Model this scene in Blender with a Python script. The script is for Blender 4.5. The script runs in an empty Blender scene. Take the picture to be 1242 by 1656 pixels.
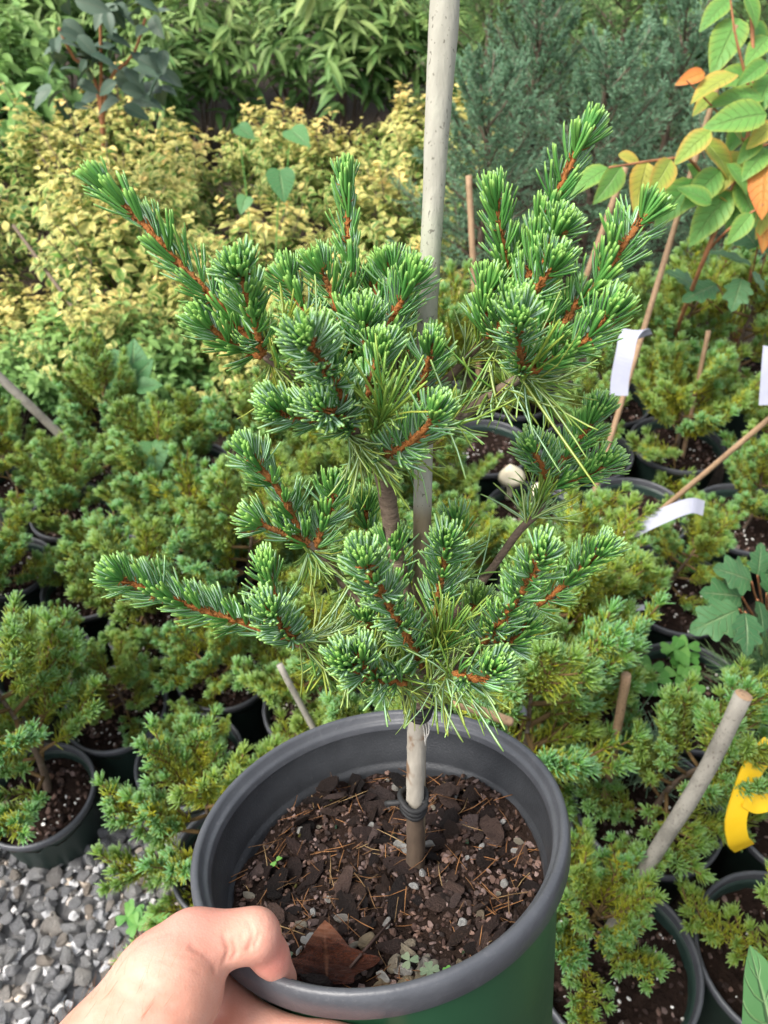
import bpy, math, random
import numpy as np
from mathutils import Matrix, Vector
PI = math.pi
R = math.radians
rng = np.random.default_rng(11)
random.seed(11)
scene = bpy.context.scene
col = scene.collection

# ---------------------------------------------------------------- camera, world, sun, exposure
PITCH, CAMH, FPX = R(42.0), 1.25, 1243.0
cam_d = bpy.data.cameras.new('camera'); cam = bpy.data.objects.new('camera', cam_d); col.objects.link(cam)
cam.location = (0, 0, CAMH); cam.rotation_euler = (PI/2-PITCH, 0, 0)
cam_d.sensor_fit = 'VERTICAL'; cam_d.sensor_height = 36.0; cam_d.lens = 36.0*FPX/1656.0
cam_d.clip_start = 0.01; cam_d.clip_end = 300
cam_d.dof.use_dof = True; cam_d.dof.focus_distance = 0.375; cam_d.dof.aperture_fstop = 17.0
scene.camera = cam

SUN_EL, SUN_AZ = R(56), R(-115)         # azimuth measured from +Y towards +X: light from the left, a little behind the viewer
world = bpy.data.worlds.new('World'); scene.world = world; world.use_nodes = True
wn, wl = world.node_tree.nodes, world.node_tree.links
sky = wn.new('ShaderNodeTexSky'); sky.sky_type = 'NISHITA'; sky.sun_disc = False
sky.sun_elevation = SUN_EL; sky.sun_rotation = SUN_AZ; sky.dust_density = 4.0; sky.air_density = 1.0
hsv = wn.new('ShaderNodeHueSaturation'); hsv.inputs['Saturation'].default_value = 0.35
wl.new(sky.outputs[0], hsv.inputs['Color']); wl.new(hsv.outputs[0], wn['Background'].inputs[0])
wn['Background'].inputs[1].default_value = 0.15
sun_d = bpy.data.lights.new('sun', 'SUN'); sun_d.energy = 1.4; sun_d.angle = R(22); sun_d.color = (1, .95, .87)
sun = bpy.data.objects.new('sun', sun_d); col.objects.link(sun)
sdir = Vector((math.sin(SUN_AZ)*math.cos(SUN_EL), math.cos(SUN_AZ)*math.cos(SUN_EL), math.sin(SUN_EL)))
sun.rotation_euler = sdir.to_track_quat('Z', 'Y').to_euler(); sun.location = (0, 0, 5)
vs = scene.view_settings
vs.view_transform = 'Standard'; vs.look = 'None'; vs.gamma = 1.0; vs.exposure = 1.3
scene.cycles.max_bounces = 8; scene.cycles.diffuse_bounces = 4; scene.cycles.transparent_max_bounces = 4

# ---------------------------------------------------------------- pixels to points (photo size 1242 x 1656)
Xc = np.array([1., 0, 0]); Zc = np.array([0, math.cos(PITCH), -math.sin(PITCH)]); Yc = np.array([0, math.sin(PITCH), math.cos(PITCH)])
CAM = np.array([0, 0, CAMH])
def ray(x, y): return (x-621)/FPX*Xc - (y-828)/FPX*Yc + Zc
def at(x, y, depth): return CAM + ray(x, y)*depth                    # depth along the lens axis
def at_y(x, y, Y): r = ray(x, y); return CAM + r*(Y/r[1])            # where the ray meets the upright plane at distance Y
def on(x, y, z=0.0): r = ray(x, y); return CAM + r*((z-CAMH)/r[2])   # where the ray meets the level z
def c2w(c): return CAM + c[0]*Xc + c[1]*Yc + c[2]*Zc
def nrm(v): v = np.asarray(v, float); return v/(np.linalg.norm(v, axis=-1, keepdims=True)+1e-12)

# ---------------------------------------------------------------- mesh helpers
class Acc:
    def __init__(s): s.V, s.F, s.C, s.n = [], [], [], 0
    def add(s, V, F, C=None):
        V = np.asarray(V, np.float32).reshape(-1, 3)
        if C is None: C = np.zeros((len(V), 4), np.float32)
        for f in (F if isinstance(F, list) else [F]):
            f = np.asarray(f, np.int64)
            if len(f): s.F.append(f + s.n)
        s.V.append(V); s.C.append(np.asarray(C, np.float32)); s.n += len(V)
        return s
    def mesh(s, name, mat, smooth=True):
        V = np.concatenate(s.V); C = np.concatenate(s.C)
        me = bpy.data.meshes.new(name)
        me.vertices.add(len(V)); me.vertices.foreach_set('co', V.ravel())
        li = np.concatenate([f.ravel() for f in s.F]); ln = np.concatenate([np.full(len(f), f.shape[1]) for f in s.F])
        me.loops.add(len(li)); me.loops.foreach_set('vertex_index', li.astype(np.int32))
        me.polygons.add(len(ln)); st = np.concatenate([[0], np.cumsum(ln)[:-1]])
        me.polygons.foreach_set('loop_start', st.astype(np.int32))
        me.polygons.foreach_set('use_smooth', np.full(len(ln), smooth))
        a = me.attributes.new('Col', 'FLOAT_COLOR', 'POINT'); a.data.foreach_set('color', C.ravel())
        me.update(calc_edges=True); me.validate()
        me.materials.append(mat)
        return me
def obj(name, me, parent=None, loc=None, kind=None):
    o = bpy.data.objects.new(name, me); col.objects.link(o)
    if parent: o.parent = parent
    if loc is not None: o.location = loc
    if kind: o['kind'] = kind
    return o
def tag(o, label, cat, group=None):
    o['label'] = label; o['category'] = cat
    if group: o['group'] = group
    return o
def thing(name, label, cat, loc=(0, 0, 0), rz=0, group=None):
    o = obj(name, None); o.location = loc; o.rotation_euler = (0, 0, rz); o.empty_display_size = .02
    return tag(o, label, cat, group)
KIDS = {}
def kids(o): return [c for c in bpy.data.objects if c.parent == o]
def copy_tree(tree, parent=None):
    o, ch = tree
    c = o.copy(); col.objects.link(c); c.parent = parent
    for t in ch: copy_tree(t, c)
    return c
def tree_of(o): return (o, [tree_of(c) for c in o.children])

def resample(P, n):
    P = np.asarray(P, float)
    # Catmull-Rom through the points, then even spacing
    Q = np.vstack([2*P[0]-P[1], P, 2*P[-1]-P[-2]]); out = []
    for i in range(1, len(Q)-2):
        t = np.linspace(0, 1, 12, endpoint=False)[:, None]
        a, b, c, d = Q[i-1], Q[i], Q[i+1], Q[i+2]
        out.append(.5*((2*b)+(c-a)*t+(2*a-5*b+4*c-d)*t*t+(3*b-3*c+d-a)*t**3))
    out = np.vstack(out+[P[-1:]])
    s = np.concatenate([[0], np.cumsum(np.linalg.norm(np.diff(out, axis=0), axis=1))])
    u = np.linspace(0, s[-1], n)
    return np.stack([np.interp(u, s, out[:, k]) for k in range(3)], 1), s[-1]
def frames(P):
    T = nrm(np.gradient(P, axis=0)); N = np.zeros_like(T)
    h = np.array([0, 0, 1.]) if abs(T[0][2]) < .9 else np.array([1., 0, 0])
    n = nrm(np.cross(T[0], h))
    for i in range(len(P)):
        n = nrm(n - T[i]*np.dot(n, T[i])); N[i] = n
    return T, N, np.cross(T, N)
def tube(acc, P, rad, k=8, n=None, rough=0.0, cap=True, cval=0.0):
    n = n or max(3, len(P)*3)
    P, L = resample(P, n); rad = np.interp(np.linspace(0, 1, n), np.linspace(0, 1, len(np.atleast_1d(rad))), np.atleast_1d(rad)) if np.ndim(rad) else np.full(n, rad)
    T, N, B = frames(P); a = np.linspace(0, 2*PI, k, endpoint=False)
    rr = rad[:, None]*(1+rough*rng.normal(size=(n, k)))
    V = P[:, None]+rr[..., None]*(np.cos(a)[None, :, None]*N[:, None]+np.sin(a)[None, :, None]*B[:, None])
    i = np.arange(n-1)[:, None]*k; j = np.arange(k)[None]; j2 = (j+1) % k
    F = np.stack([i+j, i+j2, i+k+j2, i+k+j], -1).reshape(-1, 4)
    C = np.zeros((n, k, 4)); C[..., 0] = np.linspace(0, 1, n)[:, None]; C[..., 1] = rng.random(); C[..., 2] = cval
    V = V.reshape(-1, 3); C = C.reshape(-1, 4)
    fs = [F]
    if cap:
        V = np.vstack([V, P[0], P[-1]]); C = np.vstack([C, C[0], C[-1]])
        m = n*k; jj = np.arange(k); q = (jj+1) % k
        fs.append(np.stack([np.full(k, m), q, jj], 1)); fs.append(np.stack([np.full(k, m+1), (n-1)*k+jj, (n-1)*k+q], 1))
    acc.add(V, fs, C); return acc
def lathe(acc, prof, k=48, cval=0.0, close=False):
    prof = np.asarray(prof, float); a = np.linspace(0, 2*PI, k, endpoint=False); n = len(prof)
    V = np.stack([prof[:, 0][:, None]*np.cos(a), prof[:, 0][:, None]*np.sin(a), np.repeat(prof[:, 1][:, None], k, 1)], -1).reshape(-1, 3)
    i = np.arange(n-1)[:, None]*k; j = np.arange(k)[None]; j2 = (j+1) % k
    F = np.stack([i+j, i+j2, i+k+j2, i+k+j], -1).reshape(-1, 4)
    C = np.zeros((len(V), 4)); C[:, 2] = cval
    acc.add(V, F, C); return acc
def pebble_mesh(name, mat, seed, flat=.6, sub=1, jag=.25, smooth=False):
    r = np.random.default_rng(seed); t = (1+5**.5)/2
    V = nrm(np.array([(-1,t,0),(1,t,0),(-1,-t,0),(1,-t,0),(0,-1,t),(0,1,t),(0,-1,-t),(0,1,-t),(t,0,-1),(t,0,1),(-t,0,-1),(-t,0,1)], float))
    F = np.array([(0,11,5),(0,5,1),(0,1,7),(0,7,10),(0,10,11),(1,5,9),(5,11,4),(11,10,2),(10,7,6),(7,1,8),(3,9,4),(3,4,2),(3,2,6),(3,6,8),(3,8,9),(4,9,5),(2,4,11),(6,2,10),(8,6,7),(9,8,1)])
    if sub:
        V = list(map(tuple, V)); idx = {}; G = []
        def mid(a, b):
            key = (min(a, b), max(a, b))
            if key not in idx: V.append(tuple(nrm((np.array(V[a])+np.array(V[b]))/2))); idx[key] = len(V)-1
            return idx[key]
        for a, b, c in F:
            x, y, z = mid(a, b), mid(b, c), mid(c, a); G += [(a, x, z), (b, y, x), (c, z, y), (x, y, z)]
        V = np.array(V); F = np.array(G)
    # knock flat faces off the ball
    for _ in range(7):
        d = nrm(r.normal(size=3)); h = r.uniform(.55, .8); s = V@d; V = V - np.maximum(s-h, 0)[:, None]*d
    V = V*(1+jag*.25*r.normal(size=(len(V), 1)))*np.array([1, r.uniform(.62, .85), flat])
    C = np.zeros((len(V), 4)); C[:, 1] = r.random(); C[:, 0] = .5
    a = Acc(); a.add(V, F, C); return a.mesh(name, mat, smooth)

# needles: base P, direction D, inner side U, length L, half width W, curl towards U
def needles(acc, P, D, U, L, W, curl, rnd, age, lod=2):
    P, D = np.asarray(P, float), nrm(D); n = len(P)
    if n == 0: return
    U = nrm(U - D*np.sum(D*U, 1, keepdims=True)); S = np.cross(D, U)
    L, W, curl, rnd, age = [np.broadcast_to(np.asarray(x, float), (n,)) for x in (L, W, curl, rnd, age)]
    if lod == 2: t = np.array([0, .22, .6, .9, 1.]); w = np.array([.6, .9, 1, .95, .55]); sec = np.array([(-1, 0), (0, -.55), (1, 0), (0, .4)])
    elif lod == 1: t = np.array([0, .5, 1.]); w = np.array([.7, 1, .45]); sec = np.array([(-1, -.3), (1, -.3), (0, .6)])
    else: t = np.array([0, .55, 1.]); w = np.array([.6, 1, .2]); sec = np.array([(-1, 0), (1, 0)])
    k, m = len(sec), len(t)
    ax = P[:, None]+D[:, None]*(L[:, None]*t)[..., None]+U[:, None]*(curl[:, None]*L[:, None]*t**2)[..., None]
    ww = (W[:, None]*w)[:, :, None, None]
    V = ax[:, :, None]+ww*(sec[:, 0][None, None, :, None]*S[:, None, None]+sec[:, 1][None, None, :, None]*U[:, None, None])
    C = np.zeros((n, m, k, 4)); C[..., 0] = t[None, :, None]; C[..., 1] = rnd[:, None, None]; C[..., 3] = age[:, None, None]
    if k == 4: C[:, :, 3, 2] = 1
    if k == 3: C[:, :, 2, 2] = .6
    i = np.arange(m-1)[:, None]*k
    if k > 2:
        j = np.arange(k)[None]; j2 = (j+1) % k; F = np.stack([i+j, i+j2, i+k+j2, i+k+j], -1).reshape(-1, 4)
    else: F = np.stack([i[:, 0], i[:, 0]+1, i[:, 0]+3, i[:, 0]+2], -1)
    off = (np.arange(n)*m*k)[:, None, None]
    fs = [(F[None]+off).reshape(-1, 4)]
    if k == 4: fs.append((np.array([[(m-1)*k, (m-1)*k+1, (m-1)*k+2, (m-1)*k+3]])[None]+off).reshape(-1, 4))
    if k == 3: fs.append((np.array([[(m-1)*k, (m-1)*k+1, (m-1)*k+2]])[None]+off).reshape(-1, 3))
    acc.add(V.reshape(-1, 3), fs, C.reshape(-1, 4))

def leaf_tpl(ny=6, wide=.5, peak=.4, point=1.0, fold=.12, curl=.15, cols=(-1, -.5, 0, .5, 1), wave=0.0):
    v = np.linspace(0, 1, ny); hw = np.sin(PI*np.clip(v, 0, 1)**(math.log(.5)/math.log(peak)))**point*wide/2
    hw[0] = .01; hw[-1] = .004
    u = np.array(cols, float)
    X = hw[:, None]*u; Y = np.repeat(v[:, None], len(u), 1)
    Z = fold*np.abs(X)*1.6-curl*(v**2)[:, None]+wave*np.sin(v*11)[:, None]*np.abs(u)*wide*.5
    V = np.stack([X, Y, Z], -1).reshape(-1, 3); k = len(u)
    i = np.arange(ny-1)[:, None]*k; j = np.arange(k-1)[None]
    F = np.stack([i+j, i+j+1, i+k+j+1, i+k+j], -1).reshape(-1, 4)
    C = np.zeros((ny, k, 4)); C[..., 0] = np.abs(u)[None]; C[..., 2] = v[:, None]
    return V, F, C.reshape(-1, 4)
def outline_leaf(pts, fold=.1, curl=.12):
    # a lobed leaf from its half outline (x, y): triangle strip from the midrib with a mid column
    pts = np.array(pts, float); n = len(pts); yb = np.linspace(pts[0, 1], pts[-1, 1], n)
    V, C = [], []
    for s in (-1, 1):
        for fr in (0, .5, 1):
            X = pts[:, 0]*fr*s; Y = yb*(1-fr)+pts[:, 1]*fr
            V.append(np.stack([X, Y, fold*np.abs(X)-curl*(Y**2)+.02*np.sin(Y*14+s)*fr], 1)); c = np.zeros((n, 4)); c[:, 0] = fr; c[:, 2] = np.clip(Y, 0, 1); C.append(c)
    F = []
    for b in (0, 3):
        for f in (0, 1):
            i = np.arange(n-1); a = (b+f)*n; q = np.stack([a+i, a+n+i, a+n+i+1, a+i+1], 1)
            F.append(q if b else q[:, ::-1])
    return np.vstack(V), np.vstack(F), np.vstack(C)
def frame_mats(D, up):
    y = nrm(D); up = np.broadcast_to(np.asarray(up, float), y.shape); z = nrm(up-y*np.sum(up*y, -1, keepdims=True)+1e-6); x = np.cross(y, z)
    return np.stack([x, y, z], -1)
def put_leaves(acc, tpl, P, D, up, S, rnd, age):
    V, F, C = tpl; M = frame_mats(D, up); n, m = len(P), len(V)
    S, rnd, age = [np.broadcast_to(np.asarray(q, float), (n,)) for q in (S, rnd, age)]
    W = np.einsum('nij,mj->nmi', M, V)*S[:, None, None]+np.asarray(P)[:, None]
    CC = np.repeat(C[None], n, 0).copy(); CC[..., 1] = rnd[:, None]; CC[..., 3] = age[:, None]
    acc.add(W.reshape(-1, 3), (F[None]+(np.arange(n)*m)[:, None, None]).reshape(-1, F.shape[1]), CC.reshape(-1, 4))
def set_frame(o, P, D, up, s, flip=1):
    M = frame_mats(np.asarray(D, float)[None], up)[0]
    m = Matrix(M.tolist()).to_4x4(); m.translation = Vector(P)
    o.matrix_local = m @ Matrix.Diagonal((s*flip, s, s, 1))

# ---------------------------------------------------------------- materials
def new_mat(name):
    m = bpy.data.materials.new(name); m.use_nodes = True
    return m, m.node_tree.nodes, m.node_tree.links, m.node_tree.nodes['Principled BSDF']
class NB:                                                            # small node builder
    def __init__(s, name, rough=.5, spec=.3):
        s.m, s.n, s.l, s.b = new_mat(name); s.b.inputs['Roughness'].default_value = rough; s.b.inputs['Specular IOR Level'].default_value = spec
        s._a = None
    def attr(s):
        if not s._a:
            a = s.n.new('ShaderNodeAttribute'); a.attribute_name = 'Col'; sp = s.n.new('ShaderNodeSeparateColor'); s.l.new(a.outputs['Color'], sp.inputs[0])
            s._a = (sp.outputs[0], sp.outputs[1], sp.outputs[2], a.outputs['Alpha'])
        return s._a
    def math(s, op, a, b=None, c=None, clamp=False):
        q = s.n.new('ShaderNodeMath'); q.operation = op; q.use_clamp = clamp
        for i, v in enumerate((a, b, c)):
            if v is None: continue
            if isinstance(v, (int, float)): q.inputs[i].default_value = v
            else: s.l.new(v, q.inputs[i])
        return q.outputs[0]
    def ramp(s, f, lo, hi): 
        q = s.n.new('ShaderNodeMapRange'); q.interpolation_type = 'SMOOTHSTEP'; s.l.new(f, q.inputs[0]); q.inputs[1].default_value = lo; q.inputs[2].default_value = hi
        return q.outputs[0]
    def mix(s, f, a, b, mode='MIX'):
        q = s.n.new('ShaderNodeMix'); q.data_type = 'RGBA'; q.blend_type = mode
        for sock, v in ((q.inputs['Factor'], f), (q.inputs['A'], a), (q.inputs['B'], b)):
            pass
        ins = [i for i in q.inputs if i.enabled] if False else None
        F, A, B = q.inputs[0], q.inputs[6], q.inputs[7]
        for sock, v in ((F, f), (A, a), (B, b)):
            if isinstance(v, (int, float)): sock.default_value = v
            elif isinstance(v, tuple): sock.default_value = (*v, 1)
            else: s.l.new(v, sock)
        return q.outputs[2]
    def noise(s, scale, detail=3, rough=.55, vec=None, dist=0.0, color=False):
        q = s.n.new('ShaderNodeTexNoise'); q.inputs['Scale'].default_value = scale; q.inputs['Detail'].default_value = detail; q.inputs['Roughness'].default_value = rough; q.inputs['Distortion'].default_value = dist
        s.l.new(vec if vec is not None else s.coord(), q.inputs['Vector'])
        return q.outputs[1 if color else 0]
    def voro(s, scale, out='Distance', feature='F1', vec=None):
        q = s.n.new('ShaderNodeTexVoronoi'); q.feature = feature; q.inputs['Scale'].default_value = scale
        s.l.new(vec if vec is not None else s.coord(), q.inputs['Vector']); return q.outputs[out]
    def coord(s, scale=None):
        if not hasattr(s, '_c'): s._c = s.n.new('ShaderNodeTexCoord').outputs['Object']
        if scale is None: return s._c
        q = s.n.new('ShaderNodeMapping'); q.inputs['Scale'].default_value = scale; s.l.new(s._c, q.inputs[0]); return q.outputs[0]
    def orand(s): return s.n.new('ShaderNodeObjectInfo').outputs['Random']
    def base(s, c): 
        if isinstance(c, tuple): s.b.inputs['Base Color'].default_value = (*c, 1)
        else: s.l.new(c, s.b.inputs['Base Color'])
        s._base = c; return s
    def bump(s, h, dist=.001, strength=1.0):
        q = s.n.new('ShaderNodeBump'); q.inputs['Distance'].default_value = dist; q.inputs['Strength'].default_value = strength
        s.l.new(h, q.inputs['Height']); s.l.new(q.outputs[0], s.b.inputs['Normal']); return s
    def rough(s, f, lo, hi):
        q = s.n.new('ShaderNodeMapRange'); s.l.new(f, q.inputs[0]); q.inputs[3].default_value = lo; q.inputs[4].default_value = hi; s.l.new(q.outputs[0], s.b.inputs['Roughness']); return s
    def thin(s, amount=.25):                                           # light coming through a leaf
        t = s.n.new('ShaderNodeBsdfTranslucent'); mx = s.n.new('ShaderNodeMixShader'); mx.inputs[0].default_value = amount
        if isinstance(s._base, tuple): t.inputs[0].default_value = (*s._base, 1)
        else: s.l.new(s._base, t.inputs[0])
        out = s.n['Material Output']; s.l.new(s.b.outputs[0], mx.inputs[1]); s.l.new(t.outputs[0], mx.inputs[2]); s.l.new(mx.outputs[0], out.inputs[0]); return s

def needle_mat(name, dark, light, stripe, tip, aged, rough=.38, sf=.75, tint=None):
    b = NB(name, rough, .35); t, r, inn, age = b.attr()
    c = b.mix(r, dark, light)
    c = b.mix(b.math('MULTIPLY', b.ramp(inn, .25, .95), sf), c, stripe)
    c = b.mix(b.math('MULTIPLY', b.ramp(t, .74, 1.0), .65), c, tip)
    c = b.mix(age, c, aged)
    if tint: c = b.mix(b.math('MULTIPLY', b.orand(), .55), c, tint)
    b.base(c).thin(.2); return b.m
M = {}
M['needle'] = needle_mat('needle_held', (.055, .205, .042), (.155, .405, .085), (.56, .78, .62), (.36, .60, .13), (.36, .40, .05), sf=.9)
M['bg_needle'] = needle_mat('needle_background', (.035, .120, .014), (.150, .390, .085), (.30, .56, .36), (.30, .57, .34), (.46, .44, .02), .48, .6, (.30, .34, .025))
M['cypress'] = needle_mat('cypress_spray', (.10, .22, .13), (.26, .44, .27), (.4, .55, .42), (.36, .54, .34), (.3, .26, .1), .55, .6)
M['darkcypress'] = needle_mat('dark_cypress_spray', (.07, .17, .06), (.19, .35, .12), (.26, .4, .2), (.30, .46, .15), (.3, .24, .09), .55, .6)
b = NB('twig_orange', .75, .15); t, r, inn, age = b.attr(); n1 = b.noise(900, 3)
n2 = b.noise(90, 3); b.base(b.mix(b.math('MULTIPLY', b.ramp(n2, .4, .7), .6), b.mix(n1, (.15, .050, .015), (.52, .200, .055)), (.22, .11, .04))).bump(n1, .0012); M['twig'] = b.m
b = NB('background_twig', .8, .15); n1 = b.noise(300, 3); b.base(b.mix(n1, (.07, .045, .02), (.22, .14, .06))).bump(n1, .001); M['bg_twig'] = b.m
b = NB('bark', .85, .15); n1 = b.noise(160, 4, vec=b.coord((1, 1, 3.5))); n2 = b.noise(35, 3)
c = b.mix(n1, (.05, .034, .024), (.23, .17, .125)); c = b.mix(b.ramp(n2, .55, .75), c, (.30, .27, .22))
b.base(c).bump(n1, .0015); M['bark'] = b.m
b = NB('graft_bark', .8, .2); n1 = b.noise(120, 4, vec=b.coord((1, 1, .35))); n2 = b.noise(45, 3, dist=.6)
c = b.mix(n1, (.17, .15, .12), (.38, .35, .295)); c = b.mix(b.ramp(n2, .54, .66), c, (.16, .10, .06))
t, r, inn, age = b.attr(); c = b.mix(b.ramp(inn, .3, .7), c, b.mix(n1, (.035, .026, .019), (.12, .085, .06)))
b.base(c).bump(n1, .0012); M['graft'] = b.m
b = NB('stake_wood', .75, .2); n1 = b.noise(90, 5, vec=b.coord((1, 1, .12))); n2 = b.noise(650, 2, .5, vec=b.coord((1, 1, .6))); n3 = b.noise(26, 4)
c = b.mix(n1, (.25, .24, .195), (.44, .425, .355)); c = b.mix(b.math('MULTIPLY', b.ramp(n3, .48, .7), .45), c, (.30, .33, .22))
c = b.mix(b.math('MULTIPLY', b.ramp(n2, .63, .70), .7), c, (.09, .08, .06))
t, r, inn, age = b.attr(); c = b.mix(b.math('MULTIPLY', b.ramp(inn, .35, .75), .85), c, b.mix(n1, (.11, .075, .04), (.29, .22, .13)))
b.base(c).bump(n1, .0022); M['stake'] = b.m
def cane_mat(name, a, c2):
    b = NB(name, .7, .2); n1 = b.noise(60, 4, vec=b.coord((1, 1, .15))); n2 = b.noise(300, 2)
    c = b.mix(n1, a, c2); c = b.mix(b.math('MULTIPLY', b.ramp(b.noise(28, 4, .7), .45, .7), .55), c, tuple(.5*x for x in a)); c = b.mix(b.math('MULTIPLY', b.ramp(n2, .58, .72), .6), c, (.07, .05, .035)); b.base(c).bump(n1, .001); return b.m
M['cane_tan'] = cane_mat('cane_tan', (.24, .15, .085), (.40, .27, .165))
M['cane_grey'] = cane_mat('cane_grey', (.19, .175, .145), (.36, .335, .285))
M['cane_dark'] = cane_mat('cane_dark', (.10, .075, .05), (.20, .15, .11))
M['red_twig'] = cane_mat('twig_red', (.26, .10, .05), (.42, .20, .09))
b = NB('black_plastic', .42, .45); n1 = b.noise(60, 4); n2 = b.noise(700, 2)
c = b.mix(n1, (.020, .022, .025), (.040, .043, .048)); c = b.mix(b.math('MULTIPLY', b.ramp(n2, .6, .8), .25), c, (.13, .125, .12))
b.base(c).rough(n1, .36, .55).bump(n2, .00025); M['black'] = b.m
b = NB('pot_wall_plastic', .45, .4); n1 = b.noise(40, 4); b.base(b.mix(n1, (.010, .022, .018), (.020, .040, .032))); M['potwall'] = b.m
b = NB('rim_plastic', .42, .5); n1 = b.noise(45, 4); n2 = b.noise(240, 4, .7); 
c = b.mix(n1, (.040, .043, .050), (.080, .084, .094)); c = b.mix(b.math('MULTIPLY', b.ramp(n2, .55, .75), .35), c, (.14, .14, .145))
b.base(c).rough(n1, .32, .5).bump(n2, .0003); M['rim'] = b.m
b = NB('green_plastic', .35, .5); n1 = b.noise(30, 3); b.base(b.mix(n1, (.010, .052, .024), (.018, .078, .036))).rough(n1, .3, .45); M['green'] = b.m
b = NB('soil', .95, .1); n1 = b.noise(120, 5, .7); n2 = b.noise(420, 3)
c = b.mix(n1, (.007, .0045, .0035), (.032, .019, .014)); c = b.mix(b.ramp(n2, .68, .82), c, (.09, .055, .036)); b.base(c).bump(n1, .006); M['soil'] = b.m
b = NB('ground_soil', .95, .1); n1 = b.noise(40, 6, .7); n2 = b.noise(5, 3)
c = b.mix(n1, (.014, .011, .009), (.085, .06, .042)); c = b.mix(b.math('MULTIPLY', n2, .4), c, (.05, .05, .04)); b.base(c).bump(n1, .015); M['ground'] = b.m
def chip_mat(name, cols, gloss=.75, dk=.6):
    b = NB(name, gloss, .25); r = b.orand(); t, ri, inn, age = b.attr(); n1 = b.noise(2.2, 4, .7); n1b = b.noise(7, 4, .7)
    rr = b.math('FRACT', b.math('ADD', r, b.math('MULTIPLY', ri, 7.3)))
    q = b.n.new('ShaderNodeValToRGB'); e = q.color_ramp.elements
    while len(e) < len(cols): e.new(.5)
    for i, cc in enumerate(cols): e[i].position = i/(len(cols)-1) if len(cols) > 1 else 0; e[i].color = (*cc, 1)
    b.l.new(rr, q.inputs[0]); c = b.mix(b.math('MULTIPLY', b.ramp(n1b, .35, .75), dk), q.outputs[0], b.mix(.55, q.outputs[0], (.02, .015, .012)))
    b.base(c).bump(n1b, .05); return b.m
M['chip'] = chip_mat('bark_chip', [(.010, .006, .005), (.032, .018, .014), (.075, .042, .034), (.014, .009, .008), (.22, .135, .105), (.022, .013, .011), (.06, .033, .022), (.25, .175, .155), (.016, .010, .009), (.11, .06, .04), (.012, .008, .007)])
M['perlite'] = chip_mat('perlite', [(.78, .77, .73), (.84, .83, .79), (.66, .63, .56)], .8, .12)
M['pebble'] = chip_mat('pebble', [(.50, .44, .34), (.62, .56, .44), (.40, .30, .17), (.60, .58, .55)], .6, .25)
M['bead'] = chip_mat('fertiliser_bead', [(.02, .20, .15), (.30, .26, .06)], .35)
M['stone'] = chip_mat('gravel_stone', [(.36, .365, .375), (.50, .50, .51), (.62, .61, .60), (.42, .425, .44), (.68, .665, .64), (.56, .47, .38), (.31, .315, .325), (.54, .535, .54)], .8)
M['straw'] = chip_mat('dead_needle', [(.24, .10, .035), (.36, .17, .065), (.16, .075, .03), (.44, .30, .14)], .7)
def leaf_mat(name, a, c2, margin=None, young=None, vein=(.12, .2, .08), rough=.5, thin=.28, mottled=.5, jit=None, mlo=.3, mhi=.85, veins=False):
    b = NB(name, rough, .3); ed, r, v, age = b.attr(); orr = b.orand(); rr = b.math('FRACT', b.math('ADD', r, orr))
    c = b.mix(rr, a, c2)
    if margin:
        n1 = b.noise(60, 3, vec=b.coord()); f = b.ramp(b.math('ADD', ed, b.math('MULTIPLY', b.math('SUBTRACT', n1, .5), 1.4)), mlo, mhi)
        c = b.mix(f, c, margin)
    else: c = b.mix(b.math('MULTIPLY', b.ramp(ed, .10, .0), .6), c, vein)
    if young: c = b.mix(b.math('MULTIPLY', age, .92), c, b.mix(rr, young[0], young[1]))
    if veins:
        w = b.math('ABSOLUTE', b.math('SUBTRACT', b.math('FRACT', b.math('MULTIPLY', b.math('SUBTRACT', v, b.math('MULTIPLY', ed, .22)), 7.5)), .5)); vl = b.ramp(w, .40, .5)
        rib = b.math('MAXIMUM', vl, b.ramp(ed, .10, .0)); c = b.mix(b.math('MULTIPLY', rib, .35), c, b.mix(.4, c, (.62, .66, .32))); nz = b.noise(3.5, 4, .6)
        c = b.mix(b.math('MULTIPLY', b.ramp(nz, .35, .75), .35), c, b.mix(.5, c, vein)); b.bump(b.math('MULTIPLY', rib, -1.), .02, .5)
    if jit: c = b.mix(b.math('MULTIPLY', b.ramp(b.noise(9, 3), .45, .7), jit[1]), c, jit[0])
    b.base(c).thin(thin); return b.m
M['varieg'] = leaf_mat('variegated_leaf', (.055, .16, .03), (.17, .32, .06), (.74, .68, .24), ((.86, .74, .25), (.86, .56, .21)), mlo=.42, mhi=1.02)
M['green_leaf'] = leaf_mat('green_leaf', (.08, .21, .06), (.20, .38, .10), None, ((.34, .48, .13), (.26, .42, .11)), vein=(.24, .38, .15))
M['lance_leaf'] = leaf_mat('lance_leaf', (.07, .18, .05), (.18, .33, .09), None, ((.46, .50, .17), (.32, .42, .13)), vein=(.26, .36, .15))
M['dark_leaf'] = leaf_mat('dark_leaf', (.045, .085, .055), (.095, .14, .095), None, None, vein=(.13, .15, .1), rough=.5, thin=.12)
M['heart_leaf'] = leaf_mat('heart_leaf', (.05, .16, .055), (.10, .24, .08), None, None, vein=(.15, .28, .12), thin=.15, veins=True)
M['lobed_leaf'] = leaf_mat('lobed_leaf', (.030, .10, .035), (.06, .155, .055), None, None, vein=(.12, .22, .10), rough=.42, thin=.1, veins=True)
M['dog_green'] = leaf_mat('dogwood_green', (.085, .25, .05), (.16, .35, .075), (.38, .42, .07), None, thin=.3, mlo=.5, mhi=1.4, veins=True)
M['dog_yellow'] = leaf_mat('dogwood_yellow', (.22, .36, .06), (.42, .40, .07), (.60, .34, .07), None, thin=.3, mlo=.4, mhi=1.2, veins=True)
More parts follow.
